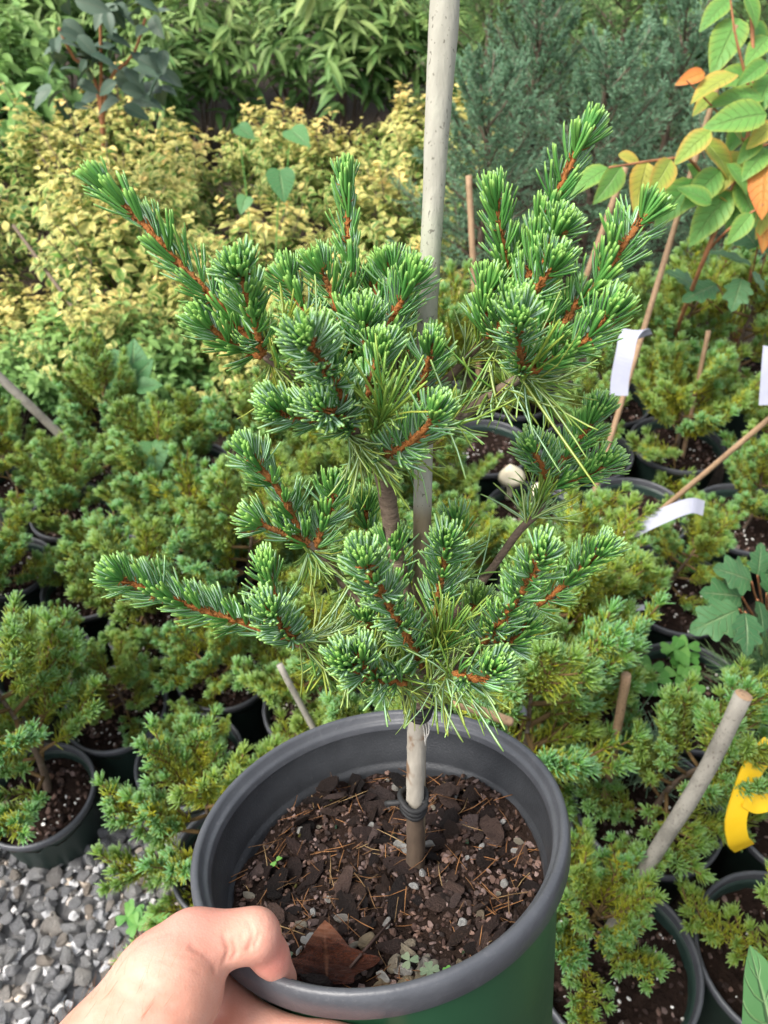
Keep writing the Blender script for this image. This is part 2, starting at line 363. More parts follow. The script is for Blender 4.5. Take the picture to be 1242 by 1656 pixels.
M['dog_orange'] = leaf_mat('dogwood_orange', (.60, .30, .06), (.62, .22, .05), (.60, .15, .04), None, thin=.3, mlo=.3, mhi=1.2, veins=True)
M['clover'] = leaf_mat('clover_leaf', (.09, .27, .05), (.17, .38, .08), None, None, vein=(.2, .36, .12), thin=.3)
M['sprout'] = leaf_mat('sprout_leaf', (.10, .15, .09), (.17, .21, .13), None, None, vein=(.2, .26, .15), thin=.2)
M['grass'] = needle_mat('grass_needle', (.04, .12, .05), (.10, .22, .085), (.16, .28, .16), (.18, .28, .1), (.3, .3, .08), .5, .4)
b = NB('tag_white', .5, .3); n1 = b.noise(70, 3); b.base(b.mix(n1, (.42, .43, .52), (.50, .51, .59))).thin(.25); M['tag'] = b.m
b = NB('mushroom', .7, .2); n1 = b.noise(120, 3); b.base(b.mix(n1, (.66, .58, .40), (.82, .76, .60))); M['mushroom'] = b.m
b = NB('yellow_plastic', .4, .4); n1 = b.noise(40, 3); b.base(b.mix(n1, (.80, .48, .012), (.84, .55, .03))); M['yellow'] = b.m
b = NB('rubber', .6, .3); n1 = b.noise(300, 3); b.base(b.mix(n1, (.012, .012, .013), (.03, .03, .03))).bump(n1, .0004); M['rubber'] = b.m
b = NB('twine', .8, .1); b.base((.42, .40, .36)); M['twine'] = b.m
b = NB('dead_leaf', .38, .5); ed, r, v, age = b.attr(); n1 = b.noise(55, 4, .6); n2 = b.noise(210, 3)
c = b.mix(b.ramp(n1, .35, .65), (.05, .016, .010), (.25, .075, .035)); c = b.mix(b.ramp(b.math('ADD', v, b.math('MULTIPLY', n2, .3)), .70, 1.1), c, (.42, .17, .085)); c = b.mix(b.math('MULTIPLY', b.ramp(b.math('ADD', v, b.math('MULTIPLY', n1, .5)), .75, .45), .75), c, (.028, .010, .007)); c = b.mix(b.math('MULTIPLY', b.ramp(ed, .08, .0), .6), c, (.40, .18, .1))
b.base(c).rough(v, .22, .6).bump(n2, .0018); M['deadleaf'] = b.m
# skin
b = NB('skin', .6, .3); n1 = b.noise(38, 4, .6); n2 = b.noise(420, 3, .6); n3 = b.voro(900, 'Distance'); n4 = b.noise(14, 2)
ed, r, v, age = b.attr()
c = b.mix(b.ramp(n1, .3, .7), (.53, .255, .180), (.63, .345, .260)); c = b.mix(b.math('MULTIPLY', b.ramp(n4, .45, .75), .45), c, (.62, .25, .215))
c = b.mix(b.math('MULTIPLY', v, .75), c, (.55, .17, .135)); c = b.mix(b.math('MULTIPLY', ed, .55), c, (.33, .10, .07))
b.base(c); b.b.inputs['Subsurface Weight'].default_value = .25; b.b.inputs['Subsurface Radius'].default_value = (1, .35, .2); b.b.inputs['Subsurface Scale'].default_value = .004
b.bump(b.math('ADD', b.math('MULTIPLY', n3, .5), n2), .00022, .7); M['skin'] = b.m
b = NB('arm_hair', .6, .2); b.base((.30, .17, .09)); M['hair'] = b.m
b = NB('stalk', .7, .2); n1 = b.noise(80, 3); b.base(b.mix(n1, (.02, .012, .01), (.06, .035, .028))); M['stalk'] = b.m

# ================================================================ THE SETTING
a = Acc(); g = np.linspace(-40, 40, 2)
a.add([(-40, -40, 0), (40, -40, 0), (40, 40, 0), (-40, 40, 0)], np.array([[0, 1, 2, 3]]))
ground = obj('ground', a.mesh('ground', M['ground'])); ground['kind'] = 'structure'
# gravel path, lower left, running on towards the viewer
edge = [on(-420, 1300), on(-60, 1305), on(190, 1330), on(330, 1365), on(520, 1420), on(620, 1520), on(660, 1700)]
poly = [(p[0], p[1]) for p in edge]+[(edge[-1][0], -.6), (edge[0][0], -.6)]
def inside(x, y, P):
    c = False
    for i in range(len(P)):
        (x1, y1), (x2, y2) = P[i-1], P[i]
        if (y1 > y) != (y2 > y) and x < (x2-x1)*(y-y1)/(y2-y1)+x1: c = not c
    return c
GZ = .045
a = Acc(); a.add([(x, y, GZ) for x, y in poly], np.array([list(range(len(poly)))])[:, ::-1])
b = NB('gravel_bed', .9, .15); n1 = b.voro(55, 'Color'); n2 = b.voro(55); b.base(b.mix(.5, b.mix(n1, (.14, .14, .145), (.34, .34, .34)), (.10, .098, .095))).bump(n2, .01); M['bed'] = b.m
gravel = obj('gravel_path', a.mesh('gravel_path', M['bed'])); gravel['kind'] = 'structure'
stone_me = [pebble_mesh('stone', M['stone'], 100+i, .62, 1, .22) for i in range(9)]
def pix(P):
    d = np.asarray(P)-CAM; z = d@Zc; return 621+FPX*(d@Xc)/z, 828-FPX*(d@Yc)/z
cells = []
ys = np.arange(-.45, edge[0][1]+.3, .0225); xs = np.arange(on(-410, 1330)[0], edge[-1][0], .0245)
for iy, y in enumerate(ys):
    for x in xs:
        p = (x+(iy % 2)*.0122+rng.normal()*.004, y+rng.normal()*.004)
        if not inside(p[0], p[1], poly): continue
        u, v = pix((p[0], p[1], .06)); cells.append((u, v, p))
vis = [c for c in cells if -20 < c[0] < 330 and 1325 < c[1] < 1675 and not (c[0] > 100 and c[1] > 1675-(c[0]-90)*.95)]
rng.shuffle(vis)
vis.sort(key=lambda c: -c[1]); vis_main = vis[:300]; keyset = {c[2] for c in vis_main}
for u, v, p in vis_main:
    o = obj('stone', stone_me[rng.integers(9)], gravel); s = rng.uniform(.0105, .0172)
    o.location = (p[0], p[1], GZ+.012+rng.random()*.012); o.scale = (s, s*rng.uniform(.8, 1.1), s); o.rotation_euler = rng.normal(size=3)*(.35, .35, 3)
def scatter_stuff(acc, me_list, pts, smin, smax, zc, ztop):
    T = []
    for me in me_list:
        V = np.empty(len(me.vertices)*3, np.float32); me.vertices.foreach_get('co', V); V = V.reshape(-1, 3)
        F = np.array([p.vertices[:] for p in me.polygons]); T.append((V, F))
    for p in pts:
        V, F = T[rng.integers(len(T))]; e = Matrix.Rotation(rng.uniform(0, 2*PI), 3, 'Z') @ Matrix.Rotation(rng.normal()*.6, 3, 'X') @ Matrix.Rotation(rng.normal()*.6, 3, 'Y')
        s = rng.uniform(smin, smax); W = V@np.array(e).T*s+np.array([p[0], p[1], (p[2] if len(p) > 2 else 0)+zc+rng.random()*ztop])
        C = np.zeros((len(V), 4)); C[:, 1] = rng.random(); acc.add(W, F, C)
a = Acc(); small = [pebble_mesh('small_stone', M['stone'], 140+i, .6, 0, .3) for i in range(4)]
rest = [c[2] for c in cells if c[2] not in keyset]
under = [(p[0]+rng.normal()*.012, p[1]+rng.normal()*.012) for u, v, p in vis for _ in range(3)]
scatter_stuff(a, small, rest, .010, .016, GZ+.006, .008); scatter_stuff(a, small, under, .006, .012, GZ+.003, .010)
o = obj('gravel', a.mesh('gravel', M['stone'], False), gravel); o['kind'] = 'stuff'

# ---------------------------------------------------------------- background nursery pots
def soil_disc(r, z, amp=.004, n=14, k=36, seed=0):
    q = np.random.default_rng(seed); a_ = np.linspace(0, 2*PI, k, endpoint=False); V = [(0, 0, z)]
    for i in range(1, n+1):
        rr = r*i/n
        for t in a_: V.append((rr*math.cos(t), rr*math.sin(t), z+q.normal()*amp))
    F4 = []; F3 = [(0, 1+j, 1+(j+1) % k) for j in range(k)]
    for i in range(n-1):
        for j in range(k): F4.append((1+i*k+j, 1+(i+1)*k+j, 1+(i+1)*k+(j+1) % k, 1+i*k+(j+1) % k))
    acc = Acc(); acc.add(V, [np.array(F3), np.array(F4)]); return acc
chips0 = [pebble_mesh('crumb', M['chip'], 60+i, .45, 0, .5) for i in range(5)]
def make_pot(r, h, seed):
    root = thing('nursery_pot', 'x', 'pot')
    t = .0022; rb = r*.8
    a = Acc(); lathe(a, [(0, .002), (rb-.004, .002), (rb, .006), (r-.006, h-.02), (r-.004, h-.012), (r-.004-t, h-.012), (r-.007-t, h-.02), (rb-t, .01), (0, .009)], 40); obj('wall', a.mesh('pot_wall', M['potwall']), root)
    a = Acc(); lathe(a, [(r-.0038, h-.016), (r, h-.015), (r+.0018, h-.010), (r+.0018, h-.002), (r+.0005, h), (r-.003, h), (r-.0044, h-.003), (r-.0062, h-.016)], 48); obj('rim', a.mesh('pot_rim', M['rim']), root)
    s = obj('soil', soil_disc(r*.93, h-.03, .0035, seed=seed).mesh('pot_soil', M['soil']), root)
    a = Acc(); q = np.random.default_rng(seed); pts = []
    for _ in range(230):
        rr = r*.9*math.sqrt(q.random()); th = q.uniform(0, 2*PI); pts.append((rr*math.cos(th), rr*math.sin(th), h-.031))
    scatter_stuff(a, chips0, pts, .002, .0075, 0, .004); obj('mulch', a.mesh('pot_mulch', M['chip'], False), s, kind='stuff')
    a = Acc(); scatter_stuff(a, chips0, [pts[i] for i in range(0, 230, 5)], .0015, .0035, .002, .004); obj('perlite', a.mesh('pot_perlite', M['perlite'], False), s, kind='stuff')
    return root
potS, potM = make_pot(.083, .165, 1), make_pot(.105, .19, 2)
tS, tM = tree_of(potS), tree_of(potM)
left_px = [(303,1222),(72,1268),(88,1066),(140,955),(135,1160),(345,1312),(215,1075),(335,1060),(30,900),(250,965),(255,860),(375,915),(130,835),(408,835),(335,795),(200,765),(60,790),(490,925),(505,820),(430,1010),(470,1140),(560,1010),(-60,1060),(-70,1250),(-80,920),(560,1180)]
right_px = [(790,722),(945,728),(1032,828),(1085,948),(862,835),(1110,722),(975,985),(1110,1125),(1215,1075),(1000,1540),(950,1130),(860,1060),(1010,1275),(1195,860),(1215,745),(705,830),(755,950),(720,650),(850,640),(975,640),(1085,615),(1195,600),(1150,1420),(1290,960),(1300,1240),(1130,1620),(930,1400),(1170,1265)]
spots = []
for i, (x, y) in enumerate(left_px): p = on(x, y, .165); spots.append([p[0], p[1], .087, 'S', i])
for i, (x, y) in enumerate(right_px): p = on(x, y, .19); spots.append([p[0], p[1], .109, 'M', i])
keep = {('S', 0), ('S', 1), ('S', 2), ('S', 3), ('M', 0), ('M', 1), ('M', 2), ('M', 3), ('M', 9), ('M', 7)}
for _ in range(120):
    for i in range(len(spots)):
        for j in range(i):
            A, B = spots[i], spots[j]; dx, dy = A[0]-B[0], A[1]-B[1]; d = math.hypot(dx, dy); m = A[2]+B[2]
            if d < m:
                ka, kb = (A[3], A[4]) in keep, (B[3], B[4]) in keep; wa, wb = (.03 if ka else 1), (.03 if kb else 1); q = (m-d)/max(d, 1e-4)/(wa+wb)
                A[0] += dx*q*wa; A[1] += dy*q*wa; B[0] -= dx*q*wb; B[1] -= dy*q*wb
SHAPE = ('rounded bushy', 'tall loose', 'low spreading', 'narrow upright', 'sideways leaning')
def row(s):
    u, v = pix((s[0], s[1], .17))
    if s[3] == 'S': return 'along the gravel edge' if v > 1120 else ('just behind the held pot' if u > 360 and v > 860 else ('in the middle rows behind the gravel edge' if v > 880 else 'against the variegated shrubs'))
    return 'beside the thick grey cut stick' if v > 1200 else ('around the clover pot' if v > 1020 else ('near the white tag lying on soil' if v > 780 else ('in front of the cypresses' if v < 680 else 'in the row with the mushrooms')))
used = {'S': False, 'M': False}
for s in spots:
    tr = tS if s[3] == 'S' else tM
    if used[s[3]]: o = copy_tree(tr)
    else: o = tr[0]; used[s[3]] = True
    o.location = (s[0], s[1], .001); o.rotation_euler = (rng.normal()*.02, rng.normal()*.02, rng.uniform(0, 6))
    SP = {('M', 0): 'black nursery pot of bare bark mix next to the mushroom pot', ('M', 2): 'black nursery pot with a white tag curved across its bare soil', ('M', 4): 'black nursery pot with pale mushrooms growing in it', ('M', 7): 'black nursery pot with bright clover growing in it', ('M', 27): 'black nursery pot of bare bark mix next to the clover pot', ('S', 1): 'small black pot standing right on the edge of the gravel'}
    if (s[3], s[4]) in SP: tag(o, SP[(s[3], s[4])], 'pot')
    else: tag(o, ('small' if s[3] == 'S' else 'larger')+' black nursery pot with a dwarf conifer '+row(s), 'pot', ('small' if s[3] == 'S' else 'larger')+' nursery pots '+row(s))

# ---------------------------------------------------------------- background dwarf conifers
def shoot(acc_n, acc_w, P, n_need, L, W, A0, A1, lod, age0=0., age1=0., upb=.35, wr=.0018, rosette=.35, q=rng):
    Q, ln = resample(P, 10); T, N, B = frames(Q)
    if acc_w is not None: tube(acc_w, Q[::3], [wr, wr*.7], 5, 5, .1)
    nr = int(n_need*rosette); s = np.concatenate([q.random(n_need-nr)*.93, .9+.1*q.random(nr)]); k = n_need
    idx = s*9; i0 = np.clip(idx.astype(int), 0, 8); fr = (idx-i0)[:, None]
    p = Q[i0]*(1-fr)+Q[i0+1]*fr; t = nrm(T[i0]*(1-fr)+T[i0+1]*fr); phi = q.uniform(0, 2*PI, k)
    rad = np.cos(phi)[:, None]*N[i0]+np.sin(phi)[:, None]*B[i0]
    A = np.where(np.arange(k) >= k-nr, q.uniform(.05, A0*1.12, k), A0+(A1-A0)*s+q.normal(size=k)*.14)
    D = t*np.cos(A)[:, None]+rad*np.sin(A)[:, None]; D[:, 2] += upb*np.abs(np.sin(A))
    age = np.clip(age0+(age1-age0)*s+q.normal(size=k)*.12, 0, 1)
    rr = q.random(k)*.75; rr[k-nr:] = q.uniform(.6, 1., nr); age[k-nr:] *= .25
    needles(acc_n, p, D, t, L*q.uniform(.75, 1.12, k), W, q.uniform(.0, .3, k), rr, age, lod)
def make_conifer(seed, h, nb, spread, aged=.5, lean=0.):
    q = np.random.default_rng(seed); root = thing('dwarf_conifer', 'x', 'conifer')
    a = Acc(); top = np.array([lean*h, q.normal()*.02, h]); tp = [np.array([0, 0, -.03]), np.array([q.normal()*.008, q.normal()*.008, h*.4]), top]
    tube(a, tp, [.0065, .0035, .0018], 8, 12, .06); obj('trunk', a.mesh('conifer_trunk', M['bark']), root)
    TP, _ = resample(tp, 30)
    for bi in range(nb):
        f = .12+.85*(bi/(nb-1))**.9; base = TP[int(3+f*26)]; az = bi*2.4+q.normal()*.4; ln = spread*(1.05-.62*f)*q.uniform(.7, 1.2); el = .15+.75*f+q.normal()*.12
        d = np.array([math.cos(az)*math.cos(el), math.sin(az)*math.cos(el), math.sin(el)])
        pts = [base, base+d*ln*.5+np.array([0, 0, -.008]), base+d*ln+np.array([0, 0, .018+.02*f])]
        W, N_ = Acc(), Acc(); tube(W, pts, [.003, .0022, .0014], 6, 9, .08)
        Q, _ = resample(pts, 20)
        ns = int(5+ln*62)
        for si in range(ns):
            u = .22+.78*si/ns; b0 = Q[int(u*19)]; sd = -1 if si % 2 else 1
            side = nrm(np.cross(d, [0, 0, 1]))*sd; dd = nrm(d*.75+side*q.uniform(.4, 1.0)+np.array([0, 0, q.uniform(.1, .8)])); sl = q.uniform(.022, .05)*(1.2-.35*u)
            shoot(N_, W, [b0, b0+dd*sl*.5, b0+dd*sl+np.array([0, 0, .006])], int(36+sl*720), .0165, .0012, 1.15, .95, 1, aged*q.uniform(.8, 1.7), .1, .3, .0014, .52, q)
        shoot(N_, W, [Q[8], Q[13], Q[19]], int(60+ln*360), .0155, .0012, 1.15, .9, 1, aged, 0., .3, .0018, .35, q)
        br = obj('branch', W.mesh('conifer_branch', M['bg_twig']), root); obj('foliage', N_.mesh('conifer_foliage', M['bg_needle']), br, kind='stuff')
    return root
con = [make_conifer(21, .20, 16, .17, .65), make_conifer(22, .24, 17, .16, .55, .1), make_conifer(23, .15, 14, .19, .8, -.15), make_conifer(24, .26, 17, .14, .4), make_conifer(25, .18, 16, .15, .5, .2)]
ctree = [tree_of(c) for c in con]; cused = [False]*5
nocon = {('M', 0), ('M', 2), ('M', 4), ('M', 7), ('M', 27)}
for i, s in enumerate(spots):
    if (s[3], s[4]) in nocon: continue
    k = int(rng.integers(5)); o = ctree[k][0] if not cused[k] else copy_tree(ctree[k]); cused[k] = True
    sc = rng.uniform(.85, 1.15)*(1.15 if s[3] == 'M' else .95)
    sc *= {('S', 0): .5, ('S', 2): .5, ('S', 3): .55, ('S', 1): 1.1, ('M', 1): .6, ('M', 3): .55, ('M', 9): .6, ('M', 15): .65, ('M', 16): .75, ('S', 7): .8, ('M', 22): .75, ('M', 13): .6, ('M', 8): .65, ('M', 12): .85, ('M', 27): .6, ('M', 25): .8, ('S', 4): .7}.get((s[3], s[4]), 1.)
    hz = .136 if s[3] == 'S' else .161
    o.location = (s[0]+rng.normal()*.012, s[1]+rng.normal()*.012+(.03 if (s[3], s[4]) in keep else 0), hz); o.rotation_euler = (rng.normal()*.08, rng.normal()*.08, rng.uniform(0, 6.28)); o.scale = (sc,)*3
    tag(o, SHAPE[k]+' dwarf conifer in its pot '+row(s), 'conifer', SHAPE[k]+' dwarf conifers '+row(s))

# ---------------------------------------------------------------- variegated shrubs
T_ROUND = leaf_tpl(5, .78, .42, .8, .25, .22); T_OV = leaf_tpl(6, .52, .4, .9, .2, .25); T_LANCE = leaf_tpl(6, .26, .4, .9, .25, .3); T_BIG = leaf_tpl(9, .56, .4, .85, .16, .3, (-1, -.66, -.33, 0, .33, .66, 1), .03)
def leaf_obj_mesh(name, tpl, mat, rnd=0., age=0.):
    a = Acc(); V, F, C = tpl; C = C.copy(); C[:, 1] = rnd; C[:, 3] = age; a.add(V, F, C); return a.mesh(name, mat)
var_me = [leaf_obj_mesh('variegated_leaf', T_ROUND if i % 2 else T_OV, M['varieg'], 0, (.15, .45, .7, .9, 1.)[i]) for i in range(5)]
def make_shrub(name, seed, h, rad, nstem, nleaf, tpl, mat, lsize, leafmesh=None, nind=0, young_lo=.0, young_hi=1., inner=.0, stemmat='bark', upright=.5):
    q = np.random.default_rng(seed); root = thing(name, 'x', 'shrub'); cand = []
    A = Acc()
    for si in range(nstem):
        az = q.uniform(0, 2*PI); rr = rad*math.sqrt(q.random()); hh = h*(1-.45*(rr/rad)**2)*q.uniform(.75, 1.12)
        tip = np.array([rr*math.cos(az), rr*math.sin(az), hh]); base = tip*np.array([.15, .15, 0]); mid = tip*np.array([upright, upright, .55])+q.normal(size=3)*.02
        if si < 14:
            w = Acc(); tube(w, [base, mid, tip], [.004, .0028, .0012], 5, 8, .05); obj('stem', w.mesh('shrub_stem', M[stemmat]), root)
        Q, ln = resample([base, mid, tip], 40); T = nrm(np.gradient(Q, axis=0)); m = nleaf
        u = q.uniform(.25, 1, m)**.6; ix = (u*39).astype(int); phi = np.arange(m)*2.4+q.uniform(0, 6); t = T[ix]
        N = nrm(np.cross(t, [.3, .2, 1])); B = np.cross(t, N); radl = np.cos(phi)[:, None]*N+np.sin(phi)[:, None]*B
        D = nrm(radl+t*q.uniform(.1, .8, m)[:, None]+q.normal(size=(m, 3))*.2); D[:, 2] -= .15
        up = nrm(t+np.array([0, 0, .8])+q.normal(size=(m, 3))*.3); S = lsize*q.uniform(.6, 1.15, m)*(1.12-.35*(u > .93))
        age = np.clip(young_lo+(young_hi-young_lo)*np.clip((u-.55)/.45, 0, 1)*np.clip(hh/h, 0, 1)**1.5+q.normal(size=m)*.15, 0, 1)
        P = Q[ix]+radl*.004
        if leafmesh and q.random() < nind/(nstem*3.): 
            for j in np.argsort(-u)[:3]: cand.append((P[j], D[j], up[j], S[j], age[j]))
            ks = np.argsort(-u)[3:]
        else: ks = np.arange(m)
        put_leaves(A, tpl[si % len(tpl)], P[ks], D[ks], up[ks], S[ks], q.random(len(ks)), age[ks])
    obj('foliage', A.mesh('shrub_foliage', mat), root, kind='stuff')
    for P, D, up, S, ag in cand:
        o = obj('leaf', leafmesh[min(4, int(ag*5))], root); set_frame(o, P, D, up, S)
    return root
vsh = [make_shrub('variegated_shrub', 40+i, .50+.04*i, .30, 74, 25, [T_ROUND, T_OV], M['varieg'], .036, var_me, 90, -.55, .85) for i in range(4)]
vtree = [tree_of(o) for o in vsh]; vused = [False]*4
vpos = [(-.98, 1.95), (-.52, 1.93), (-1.35, 2.3), (-.85, 2.35), (-.38, 2.30), (.02, 2.45), (-1.75, 2.75), (-1.22, 2.8), (-.72, 2.82), (-.22, 2.85), (.25, 2.9), (-1.0, 3.25), (-.45, 3.3), (.1, 3.35), (-.15, 2.08), (-.75, 1.78), (-.36, 1.80), (.1, 2.05), (-1.15, 1.72), (-.72, 2.12), (-1.2, 2.05), (-.3, 1.98), (-1.6, 2.0)]
for i, (x, y) in enumerate(vpos):
    k = i % 4; o = vsh[k] if not vused[k] else copy_tree(vtree[k]); vused[k] = True
    s = rng.uniform(.88, 1.05)*(.72 if y < 2.1 else 1); o.location = (x, y, 0); o.rotation_euler = (0, 0, rng.uniform(0, 6.28)); o.scale = (s, s, s*rng.uniform(.85, 1.05))
    wh = 'bordering the small conifers' if y < 2.1 else ('by the dark leaved shrub' if x < -.8 and y > 2.3 else ('beside the blue green cypress' if x > -.05 else ('in front of the tall narrow leaved shrubs' if y > 3.1 else 'in the middle of the yellow mass')))
    tag(o, 'cream and green variegated shrub '+wh, 'shrub', 'variegated shrubs '+wh)
# green broadleaf shrubs behind and to the left
gsh = [make_shrub('green_shrub', 60+i, .8, .38, 60, 24, [T_OV], M['green_leaf'], .065, None, 0, -.1, .9) for i in range(2)]
lsh = [make_shrub('willow_leaved_shrub', 70+i, .9, .45, 60, 26, [T_LANCE], M['lance_leaf'], .10, None, 0, -.1, .9) for i in range(2)]
gt = [tree_of(o) for o in gsh]; lt = [tree_of(o) for o in lsh]
def scatter_tree(protos, trees, pos, label, cat, group, smin=.9, smax=1.1):
    for i, (x, y, sc) in enumerate(pos):
        k = i % len(protos); o = protos[k] if i < len(protos) else copy_tree(trees[k])
        o.location = (x, y, 0); o.rotation_euler = (0, 0, rng.uniform(0, 6.28)); s = sc*rng.uniform(smin, smax); o.scale = (s,)*3
        far = y > 4.6 and 'tall' in label
        tag(o, label.replace('in the row behind all the other plants', 'in the last row of all') if far else label, cat, group+(' last row' if far else ''))
scatter_tree(gsh, gt, [(-1.62, 2.25, .72), (-1.95, 2.6, .85), (-1.55, 3.35, 1.0), (-2.2, 3.2, 1.0), (-2.3, 4.0, 1.2)]+[(on(x, y)[0], on(x, y)[1], .42) for x, y in ((330, 668), (425, 655), (245, 690), (120, 690), (20, 700), (510, 650), (600, 640))], 'green oval leaved shrub without any cream markings beside the variegated shrubs', 'shrub', 'green broadleaf shrubs')
scatter_tree(lsh, lt, [(-.9, 4.0, 1.0), (-.2, 4.05, 1.0), (.5, 4.1, 1.05), (-1.6, 4.2, 1.1), (1.2, 4.3, 1.15), (1.9, 4.4, 1.2), (-.5, 4.9, 1.35), (.4, 5.0, 1.4), (1.4, 5.1, 1.45), (-1.5, 5.0, 1.4), (2.4, 4.9, 1.5), (-2.6, 4.9, 1.4), (3.1, 4.6, 1.4)], 'tall narrow leaved green shrub in the row behind all the other plants', 'shrub', 'willow leaved shrubs in the back row')

# ---------------------------------------------------------------- feathery cypress
def make_cypress(seed, h, nb, ln0, mat, name, lab, drop=.0):
    q = np.random.default_rng(seed); root = thing(name, lab, 'conifer'); a = Acc()
    tube(a, [(0, 0, 0), (.01, 0, h*.5), (0, .01, h)], [.016, .01, .003], 8, 14, .05); obj('trunk', a.mesh('cypress_trunk', M['bark']), root)
    for bi in range(nb):
        f = .12+.88*bi/nb; az = bi*2.4; ln = ln0*(1.1-.75*f)*q.uniform(.8, 1.2); el = .35+.5*f
        d = np.array([math.cos(az)*math.cos(el), math.sin(az)*math.cos(el), math.sin(el)]); b0 = np.array([0, 0, h*f])
        pts = [b0, b0+d*ln*.5, b0+d*ln+np.array([0, 0, .04-drop])]; W, N_ = Acc(), Acc(); tube(W, pts, [.004, .0025, .001], 5, 7); Q, _ = resample(pts, 24)
        for si in range(16):
            u = .15+.85*si/16; c0 = Q[int(u*23)]; sd = -1 if si % 2 else 1; side = nrm(np.cross(d, [0, 0, 1]))*sd
            dd = nrm(d*.8+side*q.uniform(.3, .9)+q.normal(size=3)*.25+np.array([0, 0, .1])); sl = ln*(.42-.2*u)*q.uniform(.8, 1.2)
            e = [c0, c0+dd*sl*.5, c0+dd*sl+np.array([0, 0, .012])]; E_, _ = resample(e, 12)
            for ti in range(6):
                v = .15+.8*ti/6; f0 = E_[int(v*11)]; s2 = nrm(np.cross(dd, [0, 0, 1]))*(-1 if ti % 2 else 1); d3 = nrm(dd+s2*.8+q.normal(size=3)*.3); l3 = sl*.32*(1.1-v*.5)
                shoot(N_, None, [f0, f0+d3*l3*.5, f0+d3*l3], 18, .0095, .0010, .55, .4, 0, .0, 0., 0., q=q)
            shoot(N_, W, e, 30, .0105, .0010, .6, .4, 0, .15, 0., 0., .001, .3, q)
        br = obj('branch', W.mesh('cypress_branch', M['bark']), root); obj('foliage', N_.mesh('cypress_foliage', mat), br, kind='stuff')
    return root
BL = 'soft blue green feathery cypress behind the wooden stake'; DK = 'tall dark green feathery cypress behind the orange leaved dogwood'
cy = make_cypress(81, .72, 34, .30, M['cypress'], 'feathery_cypress', BL); cyt = tree_of(cy)
for i, (x, y, s) in enumerate([(.28, 2.25, 1.0), (.62, 2.35, 1.05), (.98, 2.3, 1.0), (.48, 2.75, 1.15), (.95, 2.8, 1.1)]):
    o = cy if i == 0 else copy_tree(cyt); o.location = (x, y, 0); o.rotation_euler = (0, 0, i*1.3); o.scale = (s,)*3; tag(o, BL if y < 2.5 else 'soft blue green feathery cypress in the second row behind the wooden stake', 'conifer', 'blue green cypresses '+('front row' if y < 2.5 else 'second row'))
dk = make_cypress(82, 1.15, 44, .42, M['darkcypress'], 'dark_cypress', DK, .05); dkt = tree_of(dk)
for i, (x, y, s) in enumerate([(.85, 3.2, 1.05), (1.35, 3.1, 1.1), (.42, 3.55, 1.0), (1.85, 3.3, 1.15), (1.45, 2.5, .8)]):
    o = dk if i == 0 else copy_tree(dkt); o.location = (x, y, 0); o.rotation_euler = (0, 0, i*2.1); o.scale = (s,)*3; tag(o, DK, 'conifer', 'dark cypresses')
# ================================================================ THE HELD POT
pn_c = np.array([math.sin(-.1535)*math.cos(.3495), math.cos(-.1535)*math.cos(.3495), -math.sin(.3495)])
PC = c2w((-.0039, -.1777, .4440)); PN = nrm(pn_c[0]*Xc+pn_c[1]*Yc+pn_c[2]*Zc)
E1 = nrm(Xc-PN*np.dot(Xc, PN)); E2 = np.cross(PN, E1)
PM = Matrix((tuple(E1), tuple(E2), tuple(PN))).transposed().to_4x4(); PM.translation = Vector(PC)
def potp(th, h, r): th = R(th); return PC+r*(math.cos(th)*E1+math.sin(th)*E2)+h*PN     # degrees, height from the rim, radius
pot = thing('held_pot', 'dark green nursery pot with grey rim held up by the hand', 'pot'); pot.matrix_world = PM
RR = .108
a = Acc(); lathe(a, [(0, -.205), (.080, -.205), (.084, -.200), (.101, -.024), (.1025, -.016)], 96); obj('outer_wall', a.mesh('outer_wall', M['green']), pot)
a = Acc(); lathe(a, [(.0985, -.0105), (.0978, -.020), (.0958, -.024), (.0945, -.034), (.0940, -.036), (.0925, -.0375), (.0918, -.040), (.080, -.195), (0, -.196)], 96); obj('inner_wall', a.mesh('inner_wall', M['black']), pot)
a = Acc(); lathe(a, [(.1022, -.0165), (.1062, -.0172), (.1080, -.0155), (.1084, -.006), (.1078, -.0015), (.1062, 0), (.1040, -.0003), (.1030, -.0016), (.1022, -.0045), (.1008, -.0058), (.0996, -.0062), (.0990, -.0075), (.0983, -.0108)], 112); obj('rim', a.mesh('held_rim', M['rim']), pot)
SZ = -.043
q = np.random.default_rng(5)
def soil_h(x, y): return SZ+.004*math.sin(x*55+1)*math.cos(y*48)+.0025*math.sin(x*130+y*90)
sacc = soil_disc(.0925, 0, .0016, 30, 72, 3); V = sacc.V[0]; V[:, 2] += np.array([soil_h(x, y) for x, y, z in V]); soil = obj('soil', sacc.mesh('held_soil', M['soil']), pot)
def soil_spot(rmax=.089):
    r_, t_ = rmax*math.sqrt(q.random()), q.uniform(0, 2*PI); x, y = r_*math.cos(t_), r_*math.sin(t_); return x, y, soil_h(x, y)
chip_me = [pebble_mesh('bark_chip', M['chip'], 200+i, .30, 1, .45) for i in range(8)]
per_me = [pebble_mesh('perlite', M['perlite'], 220+i, .8, 1, .2, True) for i in range(3)]; peb_me = [pebble_mesh('pebble', M['pebble'], 230+i, .6, 1, .12, True) for i in range(4)]
bead_me = pebble_mesh('bead', M['bead'], 240, .95, 1, .05, True)
def bits(name, mes, n, smin, smax, rmax=.088, lift=.3, where=None):
    for i in range(n):
        x, y, z = soil_spot(rmax) if where is None else where(i); s = q.uniform(smin, smax); o = obj(name, mes[q.integers(len(mes))], soil)
        o.location = (x, y, z+s*lift); o.scale = (s*q.uniform(.9, 1.5), s, s*q.uniform(.8, 1.2)); o.rotation_euler = q.normal(size=3)*(.4, .4, 3)
